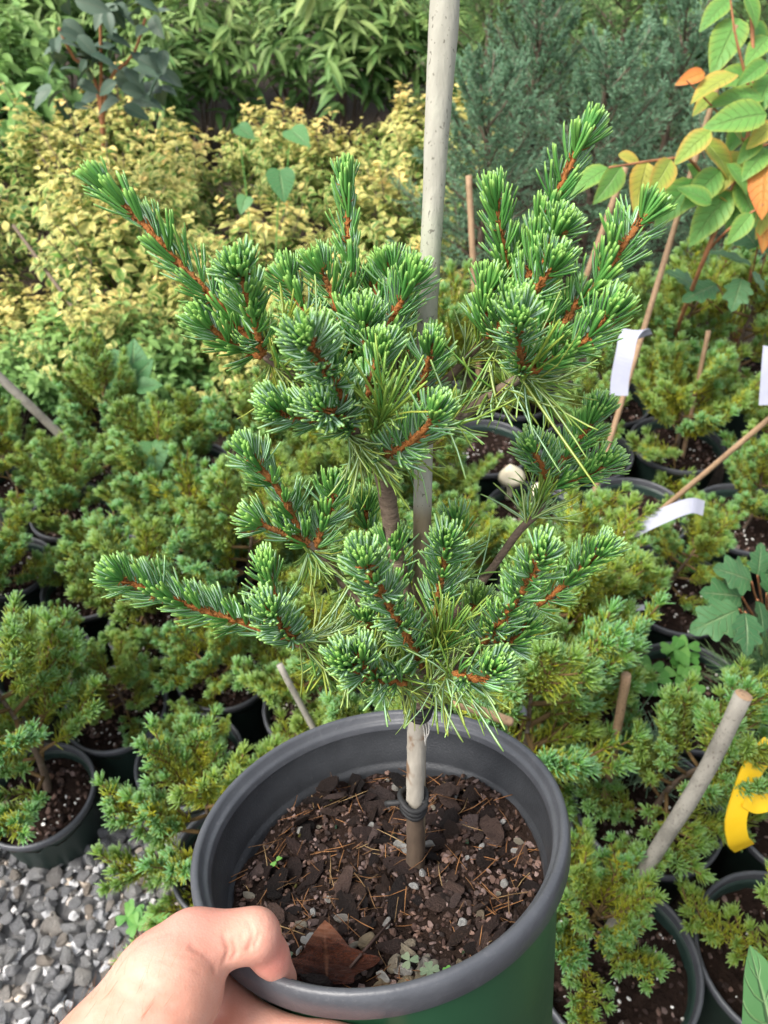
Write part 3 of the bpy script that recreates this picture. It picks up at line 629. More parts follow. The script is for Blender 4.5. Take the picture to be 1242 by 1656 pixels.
bits('bark_chip', chip_me, 170, .0025, .0065, .087); bits('bark_chip', chip_me, 60, .006, .0095, .082); bits('bark_chip', chip_me, 9, .009, .0118, .078, .25)
def back(i): t = R(90+q.normal()*38); r_ = q.uniform(.066, .082); x, y = r_*math.cos(t), r_*math.sin(t); return x, y, soil_h(x, y)
bits('bark_chip', chip_me, 12, .007, .0115, .08, .7, back)
bits('perlite', per_me, 34, .0016, .0040, .087, .8); bits('bead', [bead_me], 14, .0013, .0017, .085, .9)
def front(i): t = R(-90+q.normal()*26); r_ = q.uniform(.046, .076); x, y = r_*math.cos(t), r_*math.sin(t); return x, y, soil_h(x, y)
bits('pebble', peb_me, 26, .003, .0062, .085, .6, front); bits('pebble', peb_me, 14, .002, .0042, .085, .6)
a = Acc(); scatter_stuff(a, chips0, [soil_spot(.091) for _ in range(2600)], .0008, .0030, 0, .0022); obj('mulch', a.mesh('held_mulch', M['chip'], False), soil, kind='stuff')
a = Acc(); n = 260; P = np.array([soil_spot(.088) for _ in range(n)])+[0, 0, .002]; P[:, 2] += q.random(n)*.004
ang = q.uniform(0, 2*PI, n); D = np.stack([np.cos(ang), np.sin(ang), q.normal(size=n)*.18], 1)
needles(a, P, D, np.tile([0, 0, 1.], (n, 1))+q.normal(size=(n, 3))*.8, q.uniform(.008, .022, n), .00032, q.normal(size=n)*.25, q.random(n), 0, 1)
obj('dead_needles', a.mesh('dead_needles', M['straw']), soil, kind='stuff')

# where a ray through a pixel meets the soil of the held pot
def on_soil(x, y, dh=0.): r_ = ray(x, y); o = PC+PN*(SZ+dh); return CAM+r_*(np.dot(o-CAM, PN)/np.dot(r_, PN))
# curled dead maple leaf
half = [(.0, 0), (.12, -.03), (.30, -.06), (.24, .10), (.46, .14), (.60, .30), (.40, .36), (.34, .46), (.24, .50), (.20, .64), (.13, .78), (.07, .92), (0, 1.02)]
Vt, Ft, Ct = outline_leaf(half, .32, .10); Vt = Vt.copy(); Vt[:, 2] += .09*np.sin(Vt[:, 1]*11+Vt[:, 0]*6)+.05*np.sin(Vt[:, 0]*21)+.25*(np.abs(Vt[:, 0])-.2)**2
def subdivide_me(me, lv=1):
    o = bpy.data.objects.new('tmp', me); col.objects.link(o); m = o.modifiers.new('s', 'SUBSURF'); m.levels = lv; m.render_levels = lv
    dg = bpy.context.evaluated_depsgraph_get(); me2 = bpy.data.meshes.new_from_object(o.evaluated_get(dg), depsgraph=dg); bpy.data.objects.remove(o); return me2
a = Acc(); a.add(Vt, Ft, Ct); me = subdivide_me(a.mesh('dead_leaf', M['deadleaf']), 3)
Vd = np.empty(len(me.vertices)*3, np.float32); me.vertices.foreach_get('co', Vd); Vd = Vd.reshape(-1, 3); sx = np.abs(Vd[:, 0])
Vd[:, 2] += .020*np.sin((Vd[:, 1]-sx*.6)*38)+.014*np.sin(Vd[:, 0]*53+Vd[:, 1]*31)+.010*np.sin(Vd[:, 1]*90+Vd[:, 0]*40); me.vertices.foreach_set('co', Vd.ravel()); me.update()
dl = obj('dead_leaf', me); p0 = on_soil(530, 1592, .007); p1 = on_soil(524, 1488, .024)
set_frame(dl, p0, p1-p0, PN+.1*E1-.45*E2, float(np.linalg.norm(p1-p0))*1.0); dl.scale = (dl.scale[0]*1.75, dl.scale[1], dl.scale[2])
tag(dl, 'curled wet brown maple leaf lying on the soil in the held pot', 'leaf')
# long dark leaf stalk
a = Acc(); tube(a, [on_soil(566, 1565, .012), on_soil(600, 1525, .016), on_soil(632, 1490, .007)], [.0009, .0006], 5, 8); tag(obj('dry_stalk', a.mesh('dry_stalk', M['stalk'])), 'thin dark dry leaf stalk across the soil beside the brown maple leaf', 'stalk')
# clover sprouts on the held soil
def clover(name, base, s, mat, label, group, nlv=3, up=None, cat='clover', par=None, stem=.9):
    up = PN if up is None else np.asarray(up, float); root = thing(name, label, cat, tuple(base), 0, group)
    a = Acc(); tube(a, [np.zeros(3), up*s*stem*.6+rng.normal(size=3)*s*.1, up*s*stem], [s*.06, s*.04], 5, 6); obj('stem', a.mesh('clover_stem', mat), root)
    e1 = nrm(np.cross(up, [.3, .8, .2])); e2 = np.cross(up, e1); a0 = rng.uniform(0, 6)
    hp = [(0, 0), (.16, .12), (.34, .40), (.46, .70), (.44, .92), (.26, 1.02), (.08, .97), (0, .88)]
    V, F, C = outline_leaf(hp, .1, .15); A = Acc(); A.add(V, F, C); me = A.mesh('clover_leaf', mat)
    for i in range(nlv):
        t = a0+i*2*PI/nlv; o = obj('leaf', me, root); set_frame(o, up*s*stem, math.cos(t)*e1+math.sin(t)*e2+up*.15, up, s*.8)
for x, y, s, n_, m in [(664, 1566, .0062, 3, 'sprout'), (697, 1582, .0062, 4, 'sprout'), (449, 1402, .005, 2, 'clover'), (462, 1556, .006, 2, 'sprout'), (730, 1588, .006, 2, 'clover')]:
    clover('seedling', on_soil(x, y, .002), s, M[m], 'tiny two to four leaved seedling sprouting from the soil in the held pot', 'seedlings in the held pot', n_)

# ================================================================ THE HELD PLANT
TB = on_soil(672, 1412); AX = nrm(math.cos(R(20))*Yc-math.sin(R(20))*Zc); NP = nrm(-math.sin(R(20))*Yc-math.cos(R(20))*Zc)
def pl(x, y, d=0.):                                                  # on the upright plane through the trunk, d metres towards the viewer
    r_ = ray(x, y); o = TB+NP*d; return CAM+r_*(np.dot(o-CAM, NP)/np.dot(r_, NP))
plant = thing('grafted_conifer', 'small grafted conifer with orange twigs and stubby striped needles in the held pot', 'conifer', tuple(TB))
PINV = Matrix.Translation(-Vector(TB))
def pobj(name, acc, mat, parent, kind=None, smooth=True):
    me = acc.mesh(name, mat, smooth); me.transform(PINV) if parent is plant else None
    return obj(name, me, parent, kind=kind)
a = Acc(); tube(a, [pl(670, 1440), pl(672, 1380), pl(671, 1300), pl(673, 1230), pl(676, 1160), pl(677, 1132)], [.0062, .0056, .0050, .0052, .0055, .0060], 16, 40, .03)
C = a.C[0]; C[:, 2] = np.clip(1-(C[:, 0]-.40)/.10, 0, 1); pobj('rootstock', a, M['graft'], plant)
a = Acc(); tube(a, [pl(677, 1140), pl(676, 1110), pl(668, 1050), pl(655, 975), pl(641, 900), pl(631, 835), pl(622, 770), pl(614, 742)], [.0062, .0074, .0062, .0050, .0045, .0043, .0044, .0050], 16, 60, .045); pobj('trunk', a, M['bark'], plant)
def wood(pts, r0, r1, name='branch'):
    r0, r1 = r0*.74, r1*.72
    a = Acc(); P = [pl(*p) for p in pts]; tube(a, P, [r0, r1], 9, len(P)*6, .09)
    return pobj(name, a, M['bark'], plant)
def held_shoot(pts, L=.0165, dens=760, A0=1.15, A1=.88, upb=.28, age=0., W=.00090, tip=True, old=0, stem=.0021, dark=0.):
    stem *= .74
    P = [pl(*p) for p in pts]; Q, ln = resample(P, 30); T, N, B = frames(Q); G, Wd = Acc(), Acc()
    tube(Wd, Q[::3], [stem, stem*.8], 9, max(16, int(ln/.0011)), .26)
    L = min(L*1.06, .0163*(1-1.3*max(pts[-1][2], 0))); nf = max(11, int(ln*dens*.78)); s = (np.arange(nf)+rng.random(nf)*.8)/nf; s = s**.92
    ntip = 9 if tip else 3
    s = np.concatenate([s, np.full(ntip, .995)]); k = len(s)
    ix = s*29; i0 = np.clip(ix.astype(int), 0, 28); fr = (ix-i0)[:, None]; p = Q[i0]*(1-fr)+Q[i0+1]*fr; t = T[i0]
    phi = np.arange(k)*2.39996+rng.normal(size=k)*.5; rad = np.cos(phi)[:, None]*N[i0]+np.sin(phi)[:, None]*B[i0]
    A = A0+(A1-A0)*s+rng.normal(size=k)*.17; A[-ntip:] = np.linspace(.12, A1+.1, ntip)
    D = t*np.cos(A)[:, None]+rad*np.sin(A)[:, None]
    upv = AX*.75+np.array([0, 0, .25])+NP*.10
    D = nrm(D+upv*upb*np.sin(A)[:, None]*(1.25-(rad@upv)[:, None]*.6))
    keepn = ~((rad@NP > .6) & (rng.random(k) < .38) & (s < .9)); p, D, t, rad, s = p[keepn], D[keepn], t[keepn], rad[keepn], s[keepn]; k = len(s)
    P5, D5, U5, L5, R5, A5, K5 = [], [], [], [], [], [], []
    fl = L*rng.uniform(.84, 1.1, k)*(1-.22*np.clip((s-.9)/.1, 0, 1))
    r_f = rng.random(k)
    for j in range(5):
        th = 2*PI*j/5; S = nrm(np.cross(D, t)); U = np.cross(S, D)
        P5.append(p+rad*stem*.8+S*math.cos(th)*.0005+U*math.sin(th)*.0005); d = D+S*math.cos(th)*.15+U*math.sin(th)*.15+rng.normal(size=D.shape)*.06
        D5.append(d); U5.append(nrm(t*1.0+upv*.5+rng.normal(size=D.shape)*.15)); L5.append(fl*rng.uniform(.9, 1.06, k)); R5.append(np.clip(r_f*.7+rng.random(k)*.3, 0, 1)); A5.append(np.clip(age+rng.normal(size=k)*.07, 0, 1)); K5.append(rng.uniform(.05, .28, k))
    needles(G, np.concatenate(P5), np.concatenate(D5), np.concatenate(U5), np.concatenate(L5), W, np.concatenate(K5), np.concatenate(R5), np.concatenate(A5), 2)
    # brown scales at the foot of every needle bundle
    needles(Wd, np.repeat(p, 5, 0)+rng.normal(size=(5*k, 3))*.0006, np.repeat(D*.6+t*.5, 5, 0)+rng.normal(size=(5*k, 3))*.55, np.repeat(t, 5, 0), rng.uniform(.0020, .0050, 5*k), .0006, .2, 0, 0, 1)
    if tip:                                                          # small bud
        needles(Wd, np.repeat(Q[-1:], 6, 0), np.repeat(T[-1:], 6, 0)+rng.normal(size=(6, 3))*.15, nrm(rng.normal(size=(6, 3))), .0045, .0011, .1, .5, 0, 1)
    br = pobj('shoot', Wd, M['twig'], plant)
    me = G.mesh('needle_foliage', M['needle']); me.transform(PINV); obj('foliage', me, br, kind='stuff')
    return br
def old_needles(pts, n, L=.027, spread=1.2, up=.2, age=.75, W=.00062, curl=.5):
    P = [pl(*p) for p in pts]; Q, ln = resample(P, 20); T, N, B = frames(Q); k = int(n*.6)//3; i0 = rng.integers(0, 20, k); phi = rng.uniform(0, 2*PI, k)
    rad = np.cos(phi)[:, None]*N[i0]+np.sin(phi)[:, None]*B[i0]; A = rng.uniform(.35, spread, k); D = T[i0]*np.cos(A)[:, None]+rad*np.sin(A)[:, None]+(AX*up)
    G = Acc(); D = np.repeat(D, 3, 0)+rng.normal(size=(3*k, 3))*.12; m = 3*k
    needles(G, np.repeat(Q[i0], 3, 0), D, nrm(AX+rng.normal(size=(m, 3))*.6), L*rng.uniform(.75, 1.15, m), W, rng.normal(size=m)*curl*.9+.2, rng.random(m), np.clip(age*.8+rng.normal(size=m)*.22, 0, 1), 2)
    pobj('old_foliage', G, M['needle'], plant, 'stuff')
# --- woody framework
wood([(618, 752), (575, 705, .01), (520, 650, .01), (470, 605, .01), (428, 575, .01)], .0035, .0028)
wood([(618, 750), (650, 735, .005), (700, 705, .005), (760, 662, .005), (850, 605, .01)], .0040, .0034)
wood([(625, 740), (680, 668, -.02), (725, 612, -.02), (785, 548, -.02)], .0034, .0026)
wood([(618, 745), (600, 690, -.01), (585, 620, -.02), (572, 555, -.02)], .0034, .0028)
wood([(616, 745), (585, 720, .02), (572, 690, .03)], .0034, .0028)
wood([(622, 742), (640, 680, -.015), (645, 610, -.02), (650, 560, -.02)], .003, .0024)
wood([(675, 1112), (610, 1085, .01), (520, 1055, .02), (425, 1018, .03)], .0038, .0026)
wood([(668, 1060), (620, 1010, .0), (576, 968, -.005), (521, 901, -.01), (500, 878, -.01)], .0034, .0028)
wood([(672, 1070), (720, 1010, -.02), (770, 953, -.03), (839, 860, -.04), (872, 826, -.045), (888, 786, -.05)], .0036, .0028)
wood([(676, 1100), (720, 1085, .015), (775, 1050, .03)], .0036, .0028)
wood([(668, 1075), (700, 1030, .0), (706, 1000, .01)], .003, .0024)
wood([(672, 1105), (690, 1090, .02), (683, 1075, .03)], .0034, .0026)
wood([(672, 1085), (760, 1045, -.02), (800, 1024, -.02), (862, 985, -.02)], .003, .0024)
# --- upper tier, left and centre
S = held_shoot
S([(426, 578, .01), (345, 482, .01), (280, 416, .01), (222, 352, .01), (172, 305, .01)], .0150, 640, 1.0, .6)
S([(424, 574, .015), (412, 522, .025), (398, 470, .035), (388, 440, .045)], .0165)
S([(424, 576, .01), (380, 560, .01), (336, 527, .015)], .0150, 640)
S([(510, 560, -.01), (490, 500, -.015), (466, 455, -.02)], .0150)
S([(565, 560, -.01), (540, 485, -.02), (520, 438, -.02)], .0150)
S([(572, 570, -.03), (568, 450, -.035), (563, 370, -.04), (560, 300, -.04)], .0150, 640, .62, .34, .1)
S([(655, 580, -.02), (643, 510, -.02), (630, 440, -.02)], .0155)
S([(606, 590, .0), (632, 520, .0), (668, 455, .005)], .0165)
S([(600, 600, .0), (592, 550, .005), (588, 520, .01)], .0150)
S([(570, 695, .03), (553, 645, .045), (524, 592, .065), (496, 548, .085)], .0190, 820)
S([(570, 697, .03), (535, 684, .035), (490, 674, .04), (447, 664, .05)], .0150)
S([(572, 690, .03), (545, 672, .045), (520, 662, .06)], .0150)
S([(590, 660, .02), (602, 610, .025), (615, 572, .03)], .0165)
S([(672, 650, -.005), (685, 612, .0), (697, 572, .005)], .0165)
S([(618, 738, .03), (655, 720, .045), (685, 695, .055), (702, 672, .06)], .0165)
S([(545, 640, -.005), (560, 600, -.01), (566, 560, -.01)], .0150)
S([(480, 620, .005), (500, 590, .0), (520, 560, -.005)], .0150, 640, age=.12)
S([(600, 560, -.03), (612, 510, -.035), (606, 460, -.04)], .0140)
# --- upper tier, right
S([(848, 470, -.01), (876, 370, -.01), (905, 305, -.01), (932, 245, -.01), (948, 218, -.01)], .0140, 760, .72, .42, .12)
S([(822, 450, -.02), (812, 390, -.02), (805, 350, -.02), (799, 322, -.02)], .0140, 760, .85, .5)
S([(862, 450, .0), (884, 408, .0), (904, 376, .005)], .0145)
S([(842, 500, .005), (868, 466, .01), (893, 434, .015)], .0155)
S([(890, 555, .01), (932, 494, .01), (967, 460, .01), (998, 413, .01), (1040, 352, .01)], .0160, 740)
S([(855, 603, .02), (901, 580, .02), (945, 552, .025), (984, 510, .03)], .0175, 800)
S([(846, 604, .02), (838, 556, .035), (838, 520, .05)], .0175, 820)
S([(790, 548, -.01), (783, 505, -.01), (788, 468, -.01)], .0150)
S([(800, 550, -.01), (812, 520, -.005), (826, 492, .0)], .0150)
S([(858, 600, .02), (872, 560, .015), (880, 520, .01)], .0160)
S([(800, 470, -.03), (830, 430, -.03), (850, 400, -.03)], .0140)
# --- lower tier
S([(440, 1024, .03), (347, 993, .035), (268, 966, .04), (195, 936, .045)], .0160, 760)
S([(483, 1040, .035), (462, 1022, .05), (438, 992, .065)], .0185, 820)
S([(452, 1000, .02), (442, 958, .02), (434, 925, .02)], .0160)
S([(500, 880, -.01), (477, 842, -.01), (452, 795, -.005), (405, 737, .0)], .0155, 760)
S([(503, 883, -.01), (462, 864, -.005), (418, 846, .0)], .0155)
S([(510, 885, -.01), (530, 830, -.01), (540, 795, -.01)], .0155)
S([(598, 900, -.03), (594, 850, -.03), (592, 822, -.03)], .0145, 760, .9, .6)
S([(683, 1078, .03), (657, 1026, .045), (630, 980, .06), (588, 908, .085)], .0195, 860)
S([(645, 970, .0), (638, 925, .0), (634, 885, .0)], .0160)
S([(704, 1000, .01), (712, 948, .015), (719, 908, .02), (722, 880, .03)], .0185, 820)
S([(748, 905, -.035), (740, 868, -.035), (735, 850, -.035)], .0155)
S([(770, 1054, .03), (812, 1003, .04), (847, 950, .05), (876, 900, .065)], .0190, 860)
S([(850, 990, -.01), (885, 968, -.005), (930, 930, .0), (972, 893, .01)], .0170, 800)
S([(886, 786, -.05), (915, 738, -.055), (945, 700, -.06), (966, 670, -.06)], .0165, 800)
S([(888, 790, -.05), (940, 772, -.05), (978, 752, -.045)], .0165)
S([(886, 785, -.05), (875, 752, -.045), (862, 728, -.04)], .0165)
S([(735, 1088, .05), (770, 1098, .06), (800, 1085, .07)], .0185, 820)
S([(657, 1106, .04), (607, 1097, .05), (556, 1070, .065)], .0165, 800)
S([(615, 1098, .045), (590, 1080, .055), (583, 1064, .06)], .0150)
S([(604, 1064, .01), (600, 1025, .015), (592, 1000, .02)], .0140, 520, stem=.0025)
S([(740, 1040, -.01), (760, 1000, -.015), (770, 975, -.015)], .0150, 640, age=.15)
S([(800, 1040, .02), (825, 1040, .03), (848, 1020, .03)], .0160)
# --- last year's long yellowing needles round the joints
old_needles([(600, 715, .035), (622, 675, .045)], 110, .028, .7, .3, .6)
old_needles([(560, 700, .03), (600, 728, .03)], 130, .022, 1.5, -.1, .55)
old_needles([(430, 580, .01), (480, 620, .01)], 120, .020, 1.3, .0, .7)
old_needles([(430, 572, .02), (470, 540, .01), (520, 560, .0)], 90, .020, 1.3, .3, .75)
old_needles([(560, 640, -.01), (620, 640, -.01), (660, 600, -.02)], 170, .020, 1.3, .3, .65)
old_needles([(790, 580, .0), (850, 615, .015)], 90, .024, 1.4, .1, .62, curl=1.1)
old_needles([(770, 640, .0), (850, 612, .015)], 70, .024, 1.5, -.25, .45, curl=1.1)
old_needles([(850, 610, .02), (880, 625, .02)], 45, .028, 1.0, -.15, .6)
old_needles([(700, 700, .01), (750, 668, .01)], 60, .024, 1.5, -.1, .55, curl=.9)
old_needles([(735, 600, -.02), (785, 550, -.02)], 100, .020, 1.3, .1, .7)
old_needles([(790, 470, -.02), (830, 450, -.02)], 80, .016, 1.2, .2, .85)
old_needles([(600, 740, .01), (680, 720, .01)], 70, .024, 1.7, -.5, .6)
old_needles([(690, 1085, .03), (715, 1045, .035)], 150, .029, .7, .4, .55)
old_needles([(480, 1030, .03), (540, 1050, .02)], 150, .028, 1.1, .35, .6)
old_needles([(560, 1060, .02), (660, 1090, .03)], 190, .026, 1.5, .0, .6)
old_needles([(480, 1050, .03), (540, 1060, .02)], 70, .024, 1.6, -.5, .5)
old_needles([(490, 880, -.01), (525, 905, -.01)], 120, .024, 1.4, .0, .5)
old_needles([(540, 930, -.01), (580, 965, -.01)], 100, .018, 1.5, .2, .7)
old_needles([(850, 850, -.04), (885, 800, -.05)], 130, .022, 1.5, .1, .5)
old_needles([(735, 930, -.03), (770, 960, -.03)], 70, .022, 1.3, .2, .5)
old_needles([(690, 1100, .04), (770, 1100, .05)], 130, .026, 1.6, -.1, .55)
old_needles([(650, 1110, .03), (700, 1115, .03)], 70, .018, 1.8, -.3, .6)

# stake, ties, twine
st = [pl(675, 1425, -.013), pl(676, 1180, -.013), pl(681, 950, -.013), pl(688, 600, -.013), pl(702, 300, -.013), pl(708, 190, -.013), pl(716, 60, -.013)]
st.append(st[-1]+nrm(st[-1]-st[-2])*.022); st.append(st[-1]+nrm(st[-1]-st[-2])*.05)
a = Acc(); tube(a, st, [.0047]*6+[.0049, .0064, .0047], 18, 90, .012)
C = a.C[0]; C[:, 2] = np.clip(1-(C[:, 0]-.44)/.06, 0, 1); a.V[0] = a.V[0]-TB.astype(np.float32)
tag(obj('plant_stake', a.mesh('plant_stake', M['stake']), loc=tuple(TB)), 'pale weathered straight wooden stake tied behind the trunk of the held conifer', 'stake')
def tie(cx_, cy_, r_, h_, lab, tail):
    c = pl(cx_, cy_, -.002); a = Acc(); ax = nrm(pl(cx_, cy_-40)-pl(cx_, cy_)); e1 = nrm(np.cross(ax, NP)); e2 = np.cross(ax, e1); n = 40
    Q = [c+(r_+.0004*i)*(math.cos(t)*e1+1.35*math.sin(t)*e2)+ax*(h_*(.25*math.sin(t*2+1)+(i-.9)*.5)) for i in range(3) for t in np.linspace(0, 2*PI, 14, endpoint=False)]
    if tail: Q += [c+(r_+.004)*e1*tail+ax*.002+NP*.003, c+(r_+.009)*e1*tail+ax*.0005+NP*.002]
    tube(a, Q, [.0017]*len(Q), 8, len(Q)*2, .05); tag(obj('plant_tie', a.mesh('plant_tie', M['rubber'])), lab, 'plant tie')
tie(676, 1143, .0066, .005, 'black rubber tie with a loose end wound round the trunk below the lowest branches', 1)
tie(668, 1297, .0068, .006, 'black rubber tie wound round the trunk just above the soil', -1)
a = Acc()
for i in range(3): tube(a, [pl(672+i*4, 1150, .007), pl(690-i*3, 1165+i*4, .006), pl(694-i*4, 1182, .005), pl(688, 1196+i*5, .004)], .0004, 5, 10)
tag(obj('twine', a.mesh('twine', M['twine'])), 'frayed whitish twine hanging from the upper black tie on the trunk', 'twine')

# ================================================================ THE HAND
def cp(x, y, z): return at(x, y, z)
px2 = lambda p, z: p*z/FPX
cones = []   # (A, B, ra, rb, k)
def cone(A, B, ra, rb): cones.append((np.asarray(A), np.asarray(B), ra, rb))
WR = cp(178, 1738, .322); EL = c2w((-.30, -.42, .13))
cone(EL, WR, .040, .0285)                                                # forearm
TM = cp(272, 1590, .338)
cone(WR, TM, .0285, .0225); cone(TM, cp(312, 1528, .347), .0225, .0140)  # ball of the thumb
IP = cp(412, 1511, .352)
cone(cp(312, 1528, .347), IP, .0140, .0108)                             # first thumb bone
cone(IP, cp(436, 1545, .3605), .0098, .0078); cone(cp(436, 1545, .3605), cp(461, 1583, .3685), .0080, .0062)
mcp = [potp(-146, -.028, .118), potp(-143, -.050, .121), potp(-141, -.071, .119), potp(-139, -.089, .114)]
rad = [.0125, .0125, .0115, .0100]
for i, m in enumerate(mcp):
    cone(WR+PN*(-.012*i), m, .019, rad[i]+.0035)
    wl_ = lambda h: .1015+(h+.02)*.1
    h = -.028-.0215*i; r0 = rad[i]*.86
    p1 = potp(-122, h-.002, wl_(h)+r0+.004); p2 = potp(-104+i*2, h-.003, wl_(h)+r0*.85+.001); p3 = potp((-92, -88, -91, -99)[i], h-.004, wl_(h)+r0*.75)
    cone(m, p1, rad[i], r0); cone(p1, p2, r0, r0*.88); cone(p2, p3, r0*.88, r0*.72)
for i in range(3): cone(mcp[i], mcp[i+1], .013, .012)
cone(TM, mcp[0], .019, .014); cone(cp(300, 1610, .345), mcp[0], .016, .013)
vox = .0019
allp = np.array([c[0] for c in cones]+[c[1] for c in cones]); lo = allp.min(0)-.05; hi = allp.max(0)+.05
lo = np.maximum(lo, WR-np.array([.16, .16, .16])); dims = np.ceil((hi-lo)/vox).astype(int)
gx = [lo[i]+vox*np.arange(dims[i]) for i in range(3)]
G = np.stack(np.meshgrid(*gx, indexing='ij'), -1).astype(np.float32)
def sdf(Pt):
    acc_ = np.full(Pt.shape[:-1], 0., np.float32); K = 430.
    for A, B, ra, rb in cones:
        ab = (B-A).astype(np.float32); t = np.clip(((Pt-A.astype(np.float32))@ab)/float(ab@ab), 0, 1); d = np.linalg.norm(Pt-A.astype(np.float32)-t[..., None]*ab, axis=-1)-(ra+(rb-ra)*t)
        acc_ += np.exp(np.clip(-K*d, -60, 60)).astype(np.float32)
    return -np.log(np.maximum(acc_, 1e-26))/K
D = sdf(G)
# surface nets
s_ = D < 0; nx, ny_, nz = D.shape
c8 = [s_[i:nx-1+i, j:ny_-1+j, k:nz-1+k] for i in (0, 1) for j in (0, 1) for k in (0, 1)]; cnt = sum(c.astype(np.int8) for c in c8); act = (cnt > 0) & (cnt < 8)
ids = -np.ones(act.shape, np.int64); ai = np.argwhere(act); ids[act] = np.arange(len(ai))
corner = np.array([(i, j, k) for i in (0, 1) for j in (0, 1) for k in (0, 1)]); sumv = np.zeros((len(ai), 3)); sn = np.zeros(len(ai))
for e0 in range(8):
    for e1 in range(e0+1, 8):
        if np.abs(corner[e0]-corner[e1]).sum() != 1: continue
        A_, B_ = ai+corner[e0], ai+corner[e1]; d0 = D[A_[:, 0], A_[:, 1], A_[:, 2]]; d1 = D[B_[:, 0], B_[:, 1], B_[:, 2]]; x = (d0 < 0) != (d1 < 0)
        t = np.where(x, d0/(d0-d1+1e-12), 0)[:, None]; sumv += np.where(x[:, None], corner[e0]*(1-t)+corner[e1]*t, 0); sn += x
HV = lo+vox*(ai+sumv/sn[:, None]); quads = []
for ax_ in range(3):
    sl0 = [slice(None)]*3; sl1 = [slice(None)]*3; sl0[ax_] = slice(0, -1); sl1[ax_] = slice(1, None)
    cr = np.argwhere(s_[tuple(sl0)] != s_[tuple(sl1)]); b1, b2 = (ax_+1) % 3, (ax_+2) % 3
    ok = (cr[:, b1] > 0) & (cr[:, b2] > 0) & (cr[:, b1] < D.shape[b1]-1) & (cr[:, b2] < D.shape[b2]-1); cr = cr[ok]
    f = []
    for o1, o2 in ((-1, -1), (0, -1), (0, 0), (-1, 0)):
        q_ = cr.copy(); q_[:, b1] += o1; q_[:, b2] += o2; f.append(ids[q_[:, 0], q_[:, 1], q_[:, 2]])
    f = np.stack(f, 1); neg = s_[cr[:, 0], cr[:, 1], cr[:, 2]]; f[~neg] = f[~neg][:, ::-1]; quads.append(f[(f >= 0).all(1)])
quads = np.vstack(quads)
for _ in range(2):                                                       # relax
    ac_ = np.zeros_like(HV); cn = np.zeros(len(HV))
    for a1, a2 in ((0, 1), (1, 2), (2, 3), (3, 0)):
        np.add.at(ac_, quads[:, a1], HV[quads[:, a2]]); np.add.at(ac_, quads[:, a2], HV[quads[:, a1]]); np.add.at(cn, quads[:, a1], 1); np.add.at(cn, quads[:, a2], 1)
    HV = HV*.5+.5*ac_/cn[:, None]
for _sub in (0,):                                                        # one level of subdivision before the creases are pressed in
    a = Acc(); a.add(HV-WR, quads); hs = subdivide_me(a.mesh('hand_base', M['skin']), 1)
    HV = np.empty(len(hs.vertices)*3, np.float32); hs.vertices.foreach_get('co', HV); HV = HV.reshape(-1, 3).astype(float)+WR
    lv = np.empty(len(hs.loops), np.int32); hs.loops.foreach_get('vertex_index', lv); quads = lv.reshape(-1, 4).astype(np.int64)
fn = np.cross(HV[quads[:, 2]]-HV[quads[:, 0]], HV[quads[:, 3]]-HV[quads[:, 1]]); HN = np.zeros_like(HV)
for k in range(4): np.add.at(HN, quads[:, k], fn)
HN = nrm(HN); HC = np.zeros((len(HV), 4))
# creases and swellings as grooves along short lines over the skin
def crease(pts, depth, width, red=.6):
    global HV
    P3 = resample([cp(*p) for p in pts], 30)[0]; d = np.min(np.linalg.norm(HV[:, None]-P3[None], axis=-1), 1) if len(HV) < 20000 else np.min(np.stack([np.linalg.norm(HV-p, axis=1) for p in P3]), 0)
    w = np.exp(-(d/width)**2); HV = HV-HN*(depth*w)[:, None]; HC[:, 0] = np.maximum(HC[:, 0], w*red)
def snap(x, y, z):                                                       # nearest skin point under a pixel, as depth
    u = 621+FPX*((HV-CAM)@Xc)/((HV-CAM)@Zc); v = 828-FPX*((HV-CAM)@Yc)/((HV-CAM)@Zc); zz = (HV-CAM)@Zc; m = (np.hypot(u-x, v-y) < 9) & ((HN@Zc) < .2)
    return (x, y, float(zz[m].min()) if m.any() else z)
def crease_px(pts, depth, width, red=.6): crease([snap(x, y, .33) for x, y in pts], depth, width, red)
crease_px([(312, 1528), (332, 1540), (346, 1556), (352, 1568)], .0024, .0015, .9)
crease_px([(290, 1540), (318, 1548), (342, 1566)], .0015, .0012, .6)
crease_px([(255, 1550), (296, 1557), (332, 1574)], .0010, .0012, .45)
crease_px([(362, 1512), (370, 1535), (366, 1556)], .0016, .0013, .6)
crease_px([(376, 1520), (381, 1540), (376, 1552)], .0009, .0010, .4)
crease_px([(400, 1488), (409, 1510), (402, 1536)], .0010, .0012, .45)
crease_px([(412, 1486), (420, 1505), (412, 1530)], .0008, .0010, .35)
crease_px([(388, 1484), (394, 1500), (390, 1516)], .0006, .0010, .3)
crease_px([(228, 1516), (252, 1508), (275, 1502)], .0012, .0016, .45)
crease_px([(238, 1524), (258, 1517), (276, 1512)], .0008, .0013, .3)
crease_px([(215, 1580), (250, 1600), (300, 1612)], .0005, .0016, .2)
crease_px([(180, 1600), (230, 1625), (300, 1640)], .0005, .0016, .2)
tipd = np.linalg.norm(HV-cp(440, 1560, .352), axis=1); HC[:, 2] = np.exp(-(tipd/.013)**2)*.9
for m in mcp: HC[:, 2] = np.maximum(HC[:, 2], .6*np.exp(-(np.linalg.norm(HV-m, axis=1)/.03)**2))
a = Acc(); a.add(HV-WR, quads, HC); hm = a.mesh('hand', M['skin'])
person = obj('person', hm, loc=tuple(WR)); tag(person, 'bare left hand with thumb hooked over the rim of the held pot', 'person')
